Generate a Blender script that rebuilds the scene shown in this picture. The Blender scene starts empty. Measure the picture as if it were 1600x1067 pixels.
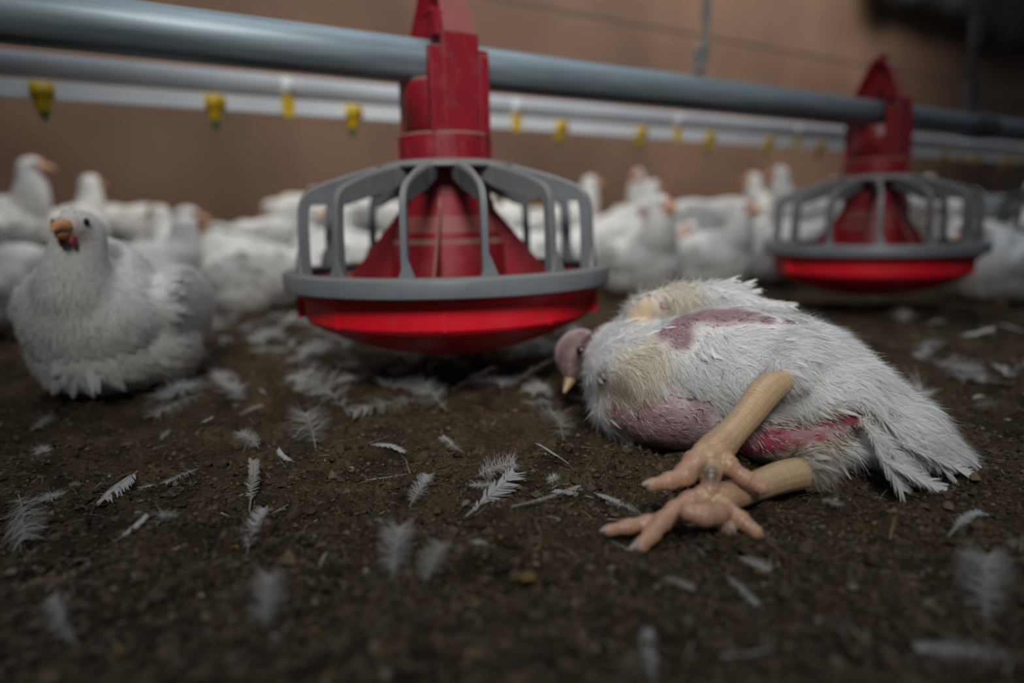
import bpy, bmesh, math, random
import numpy as np
from mathutils import Vector, Matrix
from mathutils.bvhtree import BVHTree

random.seed(7)
rng = np.random.default_rng(7)
S = bpy.context.scene
COL = S.collection
R = math.radians

# ------------------------------------------------------------------ camera, world, lights, exposure
F = 24 / 36 * 1600
CAMZ, PITCH, ROLL = 0.175, math.atan((533.5 - 345) / F), -0.02
cd = bpy.data.cameras.new('camera')
cam = bpy.data.objects.new('camera', cd)
COL.objects.link(cam)
CM = Matrix.Rotation(R(90) - PITCH, 4, 'X') @ Matrix.Rotation(ROLL, 4, 'Z')
cam.matrix_world = Matrix.Translation((0, 0, CAMZ)) @ CM
cd.lens, cd.sensor_width, cd.clip_start = 24, 36, 0.02
cd.dof.use_dof = True
cd.dof.focus_distance = 0.475
cd.dof.aperture_fstop = 2.1
S.camera = cam

w = bpy.data.worlds.new('barn_air')
S.world = w
w.use_nodes = True
wn = w.node_tree
bg = wn.nodes['Background']
bg.inputs[0].default_value = (0.62, 0.72, 0.85, 1)
bg.inputs[1].default_value = 0.055


def area(name, loc, aim, size, sizey, power, col, spread=180):
    l = bpy.data.lights.new(name, 'AREA')
    l.shape, l.size, l.size_y, l.energy, l.color = 'RECTANGLE', size, sizey, power, col
    l.spread = R(spread)
    o = bpy.data.objects.new(name, l)
    COL.objects.link(o)
    o.location = loc
    o.rotation_euler = (Vector(aim) - Vector(loc)).to_track_quat('-Z', 'Y').to_euler()
    return o


def spot(name, loc, aim, power, col, size, blend, soft):
    l = bpy.data.lights.new(name, 'SPOT')
    l.energy, l.color, l.spot_size, l.spot_blend, l.shadow_soft_size = power, col, R(size), blend, soft
    o = bpy.data.objects.new(name, l)
    COL.objects.link(o)
    o.location = loc
    o.rotation_euler = (Vector(aim) - Vector(loc)).to_track_quat('-Z', 'Y').to_euler()
    return o


# added lights with no visible source: front spot, wall fill, overhead fill
spot('added_front_spot', (0.0, -0.70, 1.20), (0.08, 1.05, 0.17), 92, (1.0, 0.98, 0.95), 44, 1.0, 0.26)  # unseen spot added behind the camera; narrow cone leaves the corners dark
_ph = R(57.6)
_d, _n = Vector((math.sin(_ph), math.cos(_ph), 0)), Vector((-math.cos(_ph), math.sin(_ph), 0))
area('added_wall_fill', _n * 1.75 + _d * 2.2 + Vector((0, 0, 1.9)), _n * 2.6 + _d * 2.2 + Vector((0, 0, .35)), 5.2, 0.5, 29, (1.0, 0.96, 0.90), 140)  # unseen strip added to brighten the wall and the crowd
area('added_top_fill', _n * .55 + _d * 1.0 + Vector((0, 0, 2.2)), _n * .95 + _d * 1.0, 3.0, 0.5, 5.5, (0.78, 0.88, 1.0), 120)  # unseen cool fill added overhead

S.view_settings.view_transform = 'Standard'
S.view_settings.look = 'None'
S.view_settings.gamma = 1
S.view_settings.use_curve_mapping = False
S.view_settings.exposure = 0.50


# ------------------------------------------------------------------ pixel helpers (1600 x 1067 frame)
def ray(px, py):
    return (CM.to_3x3() @ Vector(((px - 800) / F, -(py - 533.5) / F, -1)))


def at(px, py, d):
    return Vector((0, 0, CAMZ)) + ray(px, py) * d


def ground(px, py, z=0.0):
    r = ray(px, py)
    return Vector((0, 0, CAMZ)) + r * ((z - CAMZ) / r.z)


# ------------------------------------------------------------------ noise
def _hash(ix, iy, iz):
    h = (ix * 374761393 + iy * 668265263 + iz * 2147483647) & 0xffffffff
    h = ((h ^ (h >> 13)) * 1274126177) & 0xffffffff
    return ((h ^ (h >> 16)) & 0xffff) / 65535.0


def vnoise(p):
    p = np.asarray(p, dtype=np.float64)
    i = np.floor(p).astype(np.int64)
    f = p - i
    f = f * f * (3 - 2 * f)
    out = 0
    for dx in (0, 1):
        for dy in (0, 1):
            for dz in (0, 1):
                wgt = (f[:, 0] if dx else 1 - f[:, 0]) * (f[:, 1] if dy else 1 - f[:, 1]) * (f[:, 2] if dz else 1 - f[:, 2])
                out = out + wgt * _hash(i[:, 0] + dx, i[:, 1] + dy, i[:, 2] + dz)
    return out * 2 - 1


def gh(x, y):
    x = np.atleast_1d(np.asarray(x, float))
    y = np.atleast_1d(np.asarray(y, float))
    z = np.zeros_like(x)
    for sc, am, k in ((0.16, 0.0050, 1), (0.06, 0.0060, 2), (0.022, 0.0068, 3), (0.009, 0.0038, 4), (0.004, 0.0014, 5)):
        z += am * vnoise(np.stack([x / sc + 17 * k, y / sc - 9 * k, np.full_like(x, 3.3 * k)], 1))
    r = np.hypot(x, y)
    return z * np.clip(r / 0.25, 0, 1) - 0.002


def gz(x, y):
    return float(gh([x], [y])[0])


# ------------------------------------------------------------------ materials
def nt(name):
    m = bpy.data.materials.new(name)
    m.use_nodes = True
    n = m.node_tree
    return m, n, n.nodes['Principled BSDF']


def node(n, t, **kw):
    x = n.nodes.new(t)
    for k, v in kw.items():
        if k.startswith('i_'):
            x.inputs[k[2:].replace('_', ' ')].default_value = v
        else:
            setattr(x, k, v)
    return x


def noise_mix(n, scale, c1, c2, lo=0.4, hi=0.6, detail=6, coord='Object', stretch=None):
    tc = node(n, 'ShaderNodeTexCoord')
    no = node(n, 'ShaderNodeTexNoise', i_Scale=scale, i_Detail=detail)
    src = tc.outputs[coord]
    if stretch:
        mp = node(n, 'ShaderNodeMapping')
        mp.inputs['Scale'].default_value = stretch
        n.links.new(src, mp.inputs[0])
        src = mp.outputs[0]
    n.links.new(src, no.inputs['Vector'])
    cr = node(n, 'ShaderNodeValToRGB')
    cr.color_ramp.elements[0].position, cr.color_ramp.elements[1].position = lo, hi
    cr.color_ramp.elements[0].color, cr.color_ramp.elements[1].color = (*c1, 1), (*c2, 1)
    n.links.new(no.outputs[0], cr.inputs[0])
    return no, cr


def bump(n, b, src, strength, dist):
    bp = node(n, 'ShaderNodeBump', i_Strength=strength, i_Distance=dist)
    n.links.new(src, bp.inputs['Height'])
    n.links.new(bp.outputs[0], b.inputs['Normal'])


def mat_simple(name, c1, c2, scale=30, rough=0.5, metal=0.0, lo=0.4, hi=0.65, bmp=0.0, bd=0.001, stretch=None, spec=0.5):
    m, n, b = nt(name)
    no, cr = noise_mix(n, scale, c1, c2, lo, hi, stretch=stretch)
    n.links.new(cr.outputs[0], b.inputs['Base Color'])
    b.inputs['Roughness'].default_value = rough
    b.inputs['Metallic'].default_value = metal
    b.inputs['Specular IOR Level'].default_value = spec
    if bmp:
        bump(n, b, no.outputs[0], bmp, bd)
    return m


def mat_dusty(name, base1, base2, dust, scale, rough, dust_amt):
    """plastic with smeared dust and dust settled on the level ledges"""
    m, n, b = nt(name)
    no, cr = noise_mix(n, scale, base1, base2, 0.35, 0.7)
    no2, cr2 = noise_mix(n, scale * 2.3, (0, 0, 0), (1, 1, 1), 0.5, 0.78, detail=8)
    geo = node(n, 'ShaderNodeNewGeometry')
    sp = node(n, 'ShaderNodeSeparateXYZ')
    n.links.new(geo.outputs['Normal'], sp.inputs[0])
    mr = node(n, 'ShaderNodeMapRange')
    mr.inputs[1].default_value, mr.inputs[2].default_value = 0.22, 0.55
    mr.inputs[3].default_value, mr.inputs[4].default_value = 0.0, 0.75
    n.links.new(sp.outputs['Z'], mr.inputs[0])
    ma = node(n, 'ShaderNodeMath', operation='MULTIPLY_ADD')
    ma.inputs[1].default_value = dust_amt
    n.links.new(cr2.outputs[0], ma.inputs[0])
    n.links.new(mr.outputs[0], ma.inputs[2])
    ma.use_clamp = True
    mx = node(n, 'ShaderNodeMix', data_type='RGBA')
    n.links.new(ma.outputs[0], mx.inputs[0])
    n.links.new(cr.outputs[0], mx.inputs[6])
    mx.inputs[7].default_value = (*dust, 1)
    n.links.new(mx.outputs[2], b.inputs['Base Color'])
    rr = node(n, 'ShaderNodeMapRange')
    rr.inputs[3].default_value, rr.inputs[4].default_value = rough, 0.9
    n.links.new(ma.outputs[0], rr.inputs[0])
    n.links.new(rr.outputs[0], b.inputs['Roughness'])
    return m


def mat_attr(name, rough=0.8, transl=0.0, bmp=0.0, bscale=300, spec=0.3, bd=0.001):
    m, n, b = nt(name)
    a = node(n, 'ShaderNodeAttribute', attribute_name='col')
    n.links.new(a.outputs['Color'], b.inputs['Base Color'])
    b.inputs['Roughness'].default_value = rough
    b.inputs['Specular IOR Level'].default_value = spec
    if bmp:
        tc = node(n, 'ShaderNodeTexCoord')
        no = node(n, 'ShaderNodeTexNoise', i_Scale=bscale, i_Detail=4)
        n.links.new(tc.outputs['Object'], no.inputs['Vector'])
        bump(n, b, no.outputs[0], bmp, bd)
    if transl:
        t = node(n, 'ShaderNodeBsdfTranslucent')
        n.links.new(a.outputs['Color'], t.inputs[0])
        mx = node(n, 'ShaderNodeMixShader')
        mx.inputs[0].default_value = transl
        out = n.nodes['Material Output']
        n.links.new(b.outputs[0], mx.inputs[1])
        n.links.new(t.outputs[0], mx.inputs[2])
        n.links.new(mx.outputs[0], out.inputs[0])
    return m


M = {}
M['red'] = mat_dusty('red_plastic', (0.23, 0.006, 0.015), (0.17, 0.006, 0.013), (0.18, 0.105, 0.078), 26, 0.42, 0.20)
M['redpan'] = mat_dusty('red_pan_plastic', (0.74, 0.006, 0.022), (0.62, 0.006, 0.018), (0.25, 0.14, 0.10), 18, 0.46, 0.12)
M['grey'] = mat_dusty('grey_plastic', (0.150, 0.165, 0.178), (0.115, 0.128, 0.140), (0.17, 0.16, 0.145), 24, 0.42, 0.18)
M['pipe'] = mat_simple('galvanised_steel', (0.125, 0.165, 0.190), (0.27, 0.33, 0.365), 9, 0.46, 0.3, 0.3, 0.75, 0.25, 0.0006, (0.6, 9, 9))
M['coupler'] = mat_simple('dark_coupler', (0.05, 0.055, 0.06), (0.09, 0.095, 0.1), 20, 0.5, 0.3)
M['pvc'] = mat_simple('white_pvc', (0.80, 0.83, 0.85), (0.70, 0.73, 0.75), 5, 0.4)
M['tube'] = mat_simple('aluminium_tube', (0.46, 0.49, 0.53), (0.55, 0.58, 0.62), 6, 0.55, 0.1)
M['yellow'] = mat_simple('yellow_plastic', (0.75, 0.48, 0.01), (0.62, 0.38, 0.01), 40, 0.45)
M['green'] = mat_simple('green_plastic', (0.01, 0.16, 0.09), (0.01, 0.11, 0.06), 40, 0.45)
M['clip'] = mat_simple('white_clip', (0.8, 0.8, 0.78), (0.7, 0.7, 0.68), 40, 0.45)
M['cord'] = mat_simple('pale_cord', (0.42, 0.41, 0.40), (0.26, 0.25, 0.24), 120, 0.8)
M['wire'] = mat_simple('steel_wire', (0.10, 0.10, 0.10), (0.16, 0.16, 0.15), 60, 0.5, 0.5)
M['tarp'] = mat_simple('dark_tarpaulin', (0.025, 0.027, 0.028), (0.05, 0.052, 0.054), 6, 0.6, bmp=0.4, bd=0.02)
M['body'] = mat_attr('bird_skin_and_down', 0.75, 0.0, 0.5, 260, 0.25, 0.0012)
M['plume'] = mat_attr('white_plumage', 0.85, 0.28, spec=0.15)
M['skin'] = mat_attr('bare_bird_skin', 0.42, 0.0, 0.6, 420, 0.4, 0.0008)
M['leg'] = mat_attr('scaly_leg_skin', 0.36, 0.0, 0.55, 330, 0.5, 0.0008)
M['beak'] = mat_simple('horn_beak', (0.60, 0.26, 0.12), (0.68, 0.40, 0.16), 60, 0.4)
M['dullbeak'] = mat_simple('dull_horn_beak', (0.42, 0.27, 0.15), (0.34, 0.21, 0.12), 90, 0.45)
M['comb'] = mat_simple('red_comb', (0.36, 0.065, 0.06), (0.30, 0.08, 0.075), 90, 0.55, bmp=0.3)
M['eye'] = mat_simple('dark_eye', (0.008, 0.006, 0.005), (0.02, 0.012, 0.008), 90, 0.12)
M['claw'] = mat_simple('horn_claw', (0.45, 0.36, 0.30), (0.36, 0.28, 0.24), 90, 0.35)
M['barelegs'] = mat_simple('yellow_leg', (0.62, 0.33, 0.09), (0.50, 0.26, 0.08), 90, 0.5)

# litter
m, n, b = nt('poultry_litter')
no, cr = noise_mix(n, 26, (0.028, 0.019, 0.012), (0.098, 0.069, 0.042), 0.32, 0.68, 12, 'Object')
no2, cr2 = noise_mix(n, 420, (0.45, 0.45, 0.45), (1.35, 1.3, 1.2), 0.3, 0.75, 6, 'Object')
mx = node(n, 'ShaderNodeMix', data_type='RGBA', blend_type='MULTIPLY')
mx.inputs[0].default_value = 1
n.links.new(cr.outputs[0], mx.inputs[6])
n.links.new(cr2.outputs[0], mx.inputs[7])
n.links.new(mx.outputs[2], b.inputs['Base Color'])
b.inputs['Roughness'].default_value = 0.95
b.inputs['Specular IOR Level'].default_value = 0.1
bump(n, b, no2.outputs[0], 0.9, 0.002)
M['litter'] = m
M['crumb'] = mat_attr('litter_crumbs', 0.9, 0.0, spec=0.15)

# wall: brown panels with a step of tone at each joint
m, n, b = nt('brown_panel_wall')
no, cr = noise_mix(n, 1.6, (0.140, 0.076, 0.048), (0.235, 0.136, 0.088), 0.32, 0.66, 8, 'Object')
tc = node(n, 'ShaderNodeTexCoord')
sx = node(n, 'ShaderNodeSeparateXYZ')
n.links.new(tc.outputs['Object'], sx.inputs[0])
mo = node(n, 'ShaderNodeMath', operation='DIVIDE')
mo.inputs[1].default_value = 1.9
n.links.new(sx.outputs[0], mo.inputs[0])
fl = node(n, 'ShaderNodeMath', operation='FLOOR')
n.links.new(mo.outputs[0], fl.inputs[0])
wh = node(n, 'ShaderNodeTexWhiteNoise', noise_dimensions='1D')
n.links.new(fl.outputs[0], wh.inputs['W'])
mr = node(n, 'ShaderNodeMapRange')
mr.inputs[3].default_value, mr.inputs[4].default_value = 0.72, 1.12
n.links.new(wh.outputs['Value'], mr.inputs[0])
mu = node(n, 'ShaderNodeMix', data_type='RGBA', blend_type='MULTIPLY')
mu.inputs[0].default_value = 1
n.links.new(cr.outputs[0], mu.inputs[6])
n.links.new(mr.outputs[0], mu.inputs[7])
n.links.new(mu.outputs[2], b.inputs['Base Color'])
b.inputs['Roughness'].default_value = 0.8
M['wall'] = m


# ------------------------------------------------------------------ object helpers
def link(o):
    COL.objects.link(o)
    return o


def tag(o, label, cat, group=None, kind=None):
    if label:
        o['label'] = label
    if cat:
        o['category'] = cat
    if group:
        o['group'] = group
    if kind:
        o['kind'] = kind
    return o


def thing(name, loc, label, cat, group=None, rz=0.0):
    o = bpy.data.objects.new(name, None)
    o.empty_display_size = 0.05
    link(o)
    o.location = loc
    o.rotation_euler = (0, 0, rz)
    return tag(o, label, cat, group)


def mesh_obj(name, me, mt=None, parent=None, smooth=True, sharp=0):
    if mt is not None and len(me.materials) == 0:
        me.materials.append(mt)
    if smooth:
        me.polygons.foreach_set('use_smooth', [True] * len(me.polygons))
        if sharp:
            me.set_sharp_from_angle(angle=R(sharp))
    o = bpy.data.objects.new(name, me)
    link(o)
    if parent is not None:
        o.parent = parent
    return o


def np_mesh(name, V, Fc, colors=None):
    """V (n,3), Fc (m,k) array of equal sided faces"""
    V = np.asarray(V, np.float32).reshape(-1, 3)
    Fc = np.asarray(Fc, np.int32)
    k = Fc.shape[1]
    me = bpy.data.meshes.new(name)
    me.vertices.add(len(V))
    me.vertices.foreach_set('co', V.ravel())
    me.loops.add(Fc.size)
    me.loops.foreach_set('vertex_index', Fc.ravel())
    me.polygons.add(len(Fc))
    me.polygons.foreach_set('loop_start', np.arange(len(Fc), dtype=np.int32) * k)
    me.update(calc_edges=True)
    if colors is not None:
        set_col(me, colors)
    return me


def set_col(me, colors):
    c = np.ones((len(me.vertices), 4), np.float32)
    c[:, :3] = colors
    at_ = me.color_attributes.get('col') or me.color_attributes.new('col', 'FLOAT_COLOR', 'POINT')
    at_.data.foreach_set('color', c.ravel())


def bm_mesh(name, bm):
    bmesh.ops.recalc_face_normals(bm, faces=bm.faces)
    me = bpy.data.meshes.new(name)
    bm.to_mesh(me)
    bm.free()
    return me


def lathe(bm, prof, seg=64, closed=False, M4=None):
    rings = []
    for r, z in prof:
        if r < 1e-6:
            rings.append([bm.verts.new((0, 0, z))])
        else:
            rings.append([bm.verts.new((r * math.cos(2 * math.pi * i / seg), r * math.sin(2 * math.pi * i / seg), z)) for i in range(seg)])
    nr = len(rings)
    for a in range(nr if closed else nr - 1):
        A, B = rings[a], rings[(a + 1) % nr]
        for i in range(seg):
            j = (i + 1) % seg
            if len(A) == 1 and len(B) == 1:
                continue
            if len(A) == 1:
                bm.faces.new((A[0], B[i], B[j]))
            elif len(B) == 1:
                bm.faces.new((A[i], A[j], B[0]))
            else:
                bm.faces.new((A[i], A[j], B[j], B[i]))
    if M4 is not None:
        bmesh.ops.transform(bm, matrix=M4, verts=[v for rg in rings for v in rg])


def box(bm, c, s, M4=None):
    g = bmesh.ops.create_cube(bm, size=1, matrix=(M4 or Matrix()) @ Matrix.Translation(c) @ Matrix.Diagonal((*s, 1)))
    return g['verts']


def catmull(pts, n):
    P = [np.array(p, float) for p in pts]
    P = [2 * P[0] - P[1]] + P + [2 * P[-1] - P[-2]]
    out = []
    for i in range(1, len(P) - 2):
        for k in range(n):
            t = k / n
            out.append(0.5 * ((2 * P[i]) + (-P[i - 1] + P[i + 1]) * t + (2 * P[i - 1] - 5 * P[i] + 4 * P[i + 1] - P[i + 2]) * t * t + (-P[i - 1] + 3 * P[i] - 3 * P[i + 1] + P[i + 2]) * t ** 3))
    out.append(P[-2])
    return np.array(out)


def tube(bm, pts, rad, seg=12, n=6, caps=True):
    """smooth tapered tube through pts (radius per point), closed with rounded ends"""
    q = catmull([(*p, r) for p, r in zip(pts, rad)], n) if n > 1 else np.array([(*p, r) for p, r in zip(pts, rad)], float)
    C, rr = q[:, :3], np.maximum(q[:, 3], 1e-5)
    T = np.gradient(C, axis=0)
    T /= np.linalg.norm(T, axis=1)[:, None] + 1e-12
    up = np.array((0, 0, 1.0)) if abs(T[0][2]) < 0.9 else np.array((1.0, 0, 0))
    u = np.cross(T[0], up)
    u /= np.linalg.norm(u)
    C2, R2, T2 = list(C), list(rr), list(T)
    if caps:
        C2 = [C[0] - T[0] * rr[0] * 0.8, C[0] - T[0] * rr[0] * 0.45] + C2 + [C[-1] + T[-1] * rr[-1] * 0.45, C[-1] + T[-1] * rr[-1] * 0.8]
        R2 = [rr[0] * 0.45, rr[0] * 0.85] + R2 + [rr[-1] * 0.85, rr[-1] * 0.45]
        T2 = [T[0], T[0]] + T2 + [T[-1], T[-1]]
    rings = []
    for c, r, t in zip(C2, R2, T2):
        u = u - t * np.dot(u, t)
        u /= np.linalg.norm(u) + 1e-12
        v = np.cross(t, u)
        rings.append([bm.verts.new(c + r * (u * math.cos(2 * math.pi * k / seg) + v * math.sin(2 * math.pi * k / seg))) for k in range(seg)])
    for A, B in zip(rings[:-1], rings[1:]):
        for k in range(seg):
            bm.faces.new((A[k], A[(k + 1) % seg], B[(k + 1) % seg], B[k]))
    bm.faces.new(rings[0])
    bm.faces.new(rings[-1])


def ell(bm, c, r, rot=None, sub=3):
    Mx = Matrix.Translation(c) @ (rot.to_4x4() if rot is not None else Matrix()) @ Matrix.Diagonal((*r, 1))
    bmesh.ops.create_icosphere(bm, subdivisions=sub, radius=1, matrix=Mx)


def remesh(bm, name, vox, smooth=4):
    me = bm_mesh(name + '_raw', bm)
    o = bpy.data.objects.new('tmp', me)
    link(o)
    m1 = o.modifiers.new('r', 'REMESH')
    m1.mode, m1.voxel_size, m1.adaptivity = 'VOXEL', vox, 0
    if smooth:
        m2 = o.modifiers.new('s', 'SMOOTH')
        m2.iterations, m2.factor = smooth, 0.6
    dg = bpy.context.evaluated_depsgraph_get()
    out = bpy.data.meshes.new_from_object(o.evaluated_get(dg))
    out.name = name
    bpy.data.objects.remove(o)
    bpy.data.meshes.remove(me)
    return out


def mesh_np(me):
    nv = len(me.vertices)
    V = np.empty(nv * 3, np.float32)
    me.vertices.foreach_get('co', V)
    N = np.empty(nv * 3, np.float32)
    me.vertices.foreach_get('normal', N)
    me.calc_loop_triangles()
    T = np.empty(len(me.loop_triangles) * 3, np.int32)
    me.loop_triangles.foreach_get('vertices', T)
    return V.reshape(-1, 3).astype(float), N.reshape(-1, 3).astype(float), T.reshape(-1, 3)


def unit(a):
    return a / (np.linalg.norm(a, axis=-1, keepdims=True) + 1e-12)


def sample(me, weight, n):
    V, N, T = mesh_np(me)
    a = np.linalg.norm(np.cross(V[T[:, 1]] - V[T[:, 0]], V[T[:, 2]] - V[T[:, 0]]), axis=1)
    pr = a * weight[T].mean(1)
    pr /= pr.sum()
    ti = rng.choice(len(T), n, p=pr)
    u, v = rng.random(n), rng.random(n)
    k = u + v > 1
    u[k], v[k] = 1 - u[k], 1 - v[k]
    ww = np.stack([1 - u - v, u, v], 1)[:, :, None]
    return (V[T[ti]] * ww).sum(1), unit((N[T[ti]] * ww).sum(1)), (weight[T[ti]] * ww[:, :, 0]).sum(1)


def strands(name, P, N, D, L, W, Bend, colors, nseg=3, across=2, prof='taper', jag=0.0):
    """ribbon strands (across=2) or cupped leaf plates (across=3) grown at points P"""
    n = len(P)
    t = np.linspace(0, 1, nseg + 1)
    if prof == 'taper':
        pw = np.array([1.0 - 0.92 * x ** 1.5 for x in t])
    else:
        pw = np.array([0.35 + 1.3 * x if x < 0.5 else max(0.12, 1.0 - ((x - 0.5) / 0.5) ** 2.2) for x in t])
    side = unit(np.cross(D, N))
    C = P[:, None, :] + D[:, None, :] * (L[:, None] * t)[:, :, None] + Bend[:, None, :] * (L[:, None] * t ** 2)[:, :, None]
    offs = np.linspace(-1, 1, across)
    V = np.empty((n, nseg + 1, across, 3))
    for a, o in enumerate(offs):
        ww = W[:, None] * pw * o * 0.5
        if jag:
            ww = ww * (1 + rng.normal(0, jag, (n, nseg + 1)))
        V[:, :, a] = C + side[:, None, :] * ww[:, :, None]
        if across == 3 and o == 0:
            V[:, :, a] += N[:, None, :] * (W[:, None] * pw * 0.22)[:, :, None]
    base = np.arange(n)[:, None, None] * (nseg + 1) * across
    r = np.arange(nseg)[None, :, None] * across
    a = np.arange(across - 1)[None, None, :]
    i0 = base + r + a
    Fc = np.stack([i0, i0 + 1, i0 + 1 + across, i0 + across], -1).reshape(-1, 4)
    colr = np.repeat(colors, (nseg + 1) * across, axis=0)
    return V.reshape(-1, 3), Fc, colr


def join_np(parts):
    Vs, Fs, Cs, o = [], [], [], 0
    for V, Fc, C in parts:
        Vs.append(V)
        Fs.append(Fc + o)
        Cs.append(C)
        o += len(V)
    return np.concatenate(Vs), np.concatenate(Fs), np.concatenate(Cs)


def dup(o, parent=None):
    c = o.copy()
    link(c)
    if parent is not None:
        c.parent = parent
    for ch in list(o.children):
        dup(ch, c)
    return c


# ------------------------------------------------------------------ line geometry of the barn
PHI = R(57.6)
DIR = Vector((math.sin(PHI), math.cos(PHI), 0))       # along the feed and water lines, away to the right
NRM = Vector((-math.cos(PHI), math.sin(PHI), 0))      # across, towards the back wall
LINE_A = math.atan2(DIR.y, DIR.x)
F1 = at(702, 417, 0.775)
F1.z = 0


def project(p):
    q = CM.to_3x3().transposed() @ (Vector(p) - Vector((0, 0, CAMZ)))
    return 800 + F * q.x / -q.z, 533.5 - F * q.y / -q.z


def on_line(perp, px, z=0.0):
    """point of the line at perpendicular offset perp and height z that shows in column px"""
    lo, hi = -1.7, 40.0
    for _ in range(60):
        mid = (lo + hi) / 2
        p = NRM * perp + DIR * mid + Vector((0, 0, z))
        q = CM.to_3x3().transposed() @ (p - Vector((0, 0, CAMZ)))
        if -q.z < 0.02 or project(p)[0] < px:
            lo = mid
        else:
            hi = mid
    p = NRM * perp + DIR * lo
    return Vector((p.x, p.y, 0))


PERP_FEED = F1.dot(NRM)
F2 = on_line(PERP_FEED, 1360, .125)
F2 = F1 + DIR * (F2 - F1).dot(DIR)
F3 = F1 + DIR * ((F2 - F1).length * 2.06)

# ------------------------------------------------------------------ setting: floor and wall
WPERP = 2.7


def build_floor():
    ang = np.concatenate([np.linspace(-50, 50, 520), np.arange(54, 310, 6.0)])
    nr = 640
    th = np.radians(ang)
    dx, dy = np.sin(th), np.cos(th)
    dn = dx * NRM.x + dy * NRM.y
    rmax = np.where(dn > 0.02, np.minimum(7.0, (WPERP + 0.03) / np.maximum(dn, 0.02)), 7.0)
    rmin = 0.10
    t = np.linspace(0, 1, nr)
    rr = rmin * (rmax[None, :] / rmin) ** t[:, None]
    X, Y = rr * dx[None, :], rr * dy[None, :]
    Z = gh(X.ravel(), Y.ravel())
    V = np.stack([X.ravel(), Y.ravel(), Z], 1)
    na = len(ang)
    i = np.arange(nr - 1)[:, None] * na + np.arange(na)[None, :]
    j = np.arange(nr - 1)[:, None] * na + (np.arange(na)[None, :] + 1) % na
    Fc = np.stack([i, i + na, j + na, j], -1).reshape(-1, 4)
    o = mesh_obj('floor', np_mesh('floor', V, Fc), M['litter'])
    o['kind'] = 'structure'
    # blocked centre under the camera
    return o


floor = build_floor()

bm = bmesh.new()
box(bm, (0, 0.03, 1.3), (14, 0.06, 2.8))
seam = on_line(WPERP, 1010, .35)
wall = mesh_obj('wall_back', bm_mesh('wall_back', bm), M['wall'], smooth=False)
wall.location = seam
wall.rotation_euler = (0, 0, LINE_A)
wall['kind'] = 'structure'


# ------------------------------------------------------------------ feed line pipe
def frame_obj(o, base):
    o.location = base
    o.rotation_euler = (0, 0, LINE_A)
    return o


PIPE_Z, PIPE_R = 0.343, 0.0225
feed = thing('feed_pipe', F1 + Vector((0, 0, PIPE_Z)), 'thick galvanised steel feed pipe running above the red feeders', 'pipe', rz=LINE_A)
bm = bmesh.new()
tube(bm, [(-1.3, 0, 0), (1.6, 0, 0)], [PIPE_R] * 2, 48, 1, caps=False)
mesh_obj('pipe_tube', bm_mesh('pipe_tube', bm), M['pipe'], feed)
bm = bmesh.new()
tube(bm, [(1.15, 0, 0), (1.153, 0, 0), (1.235, 0, 0), (1.238, 0, 0)], [PIPE_R, PIPE_R * 1.17, PIPE_R * 1.17, PIPE_R], 40, 1, caps=False)
cx_ = mesh_obj('pipe_coupling', bm_mesh('pipe_coupling', bm), M['coupler'], feed, smooth=False)
cx_['label'] = 'dark coupling sleeve on the pipe'


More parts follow.
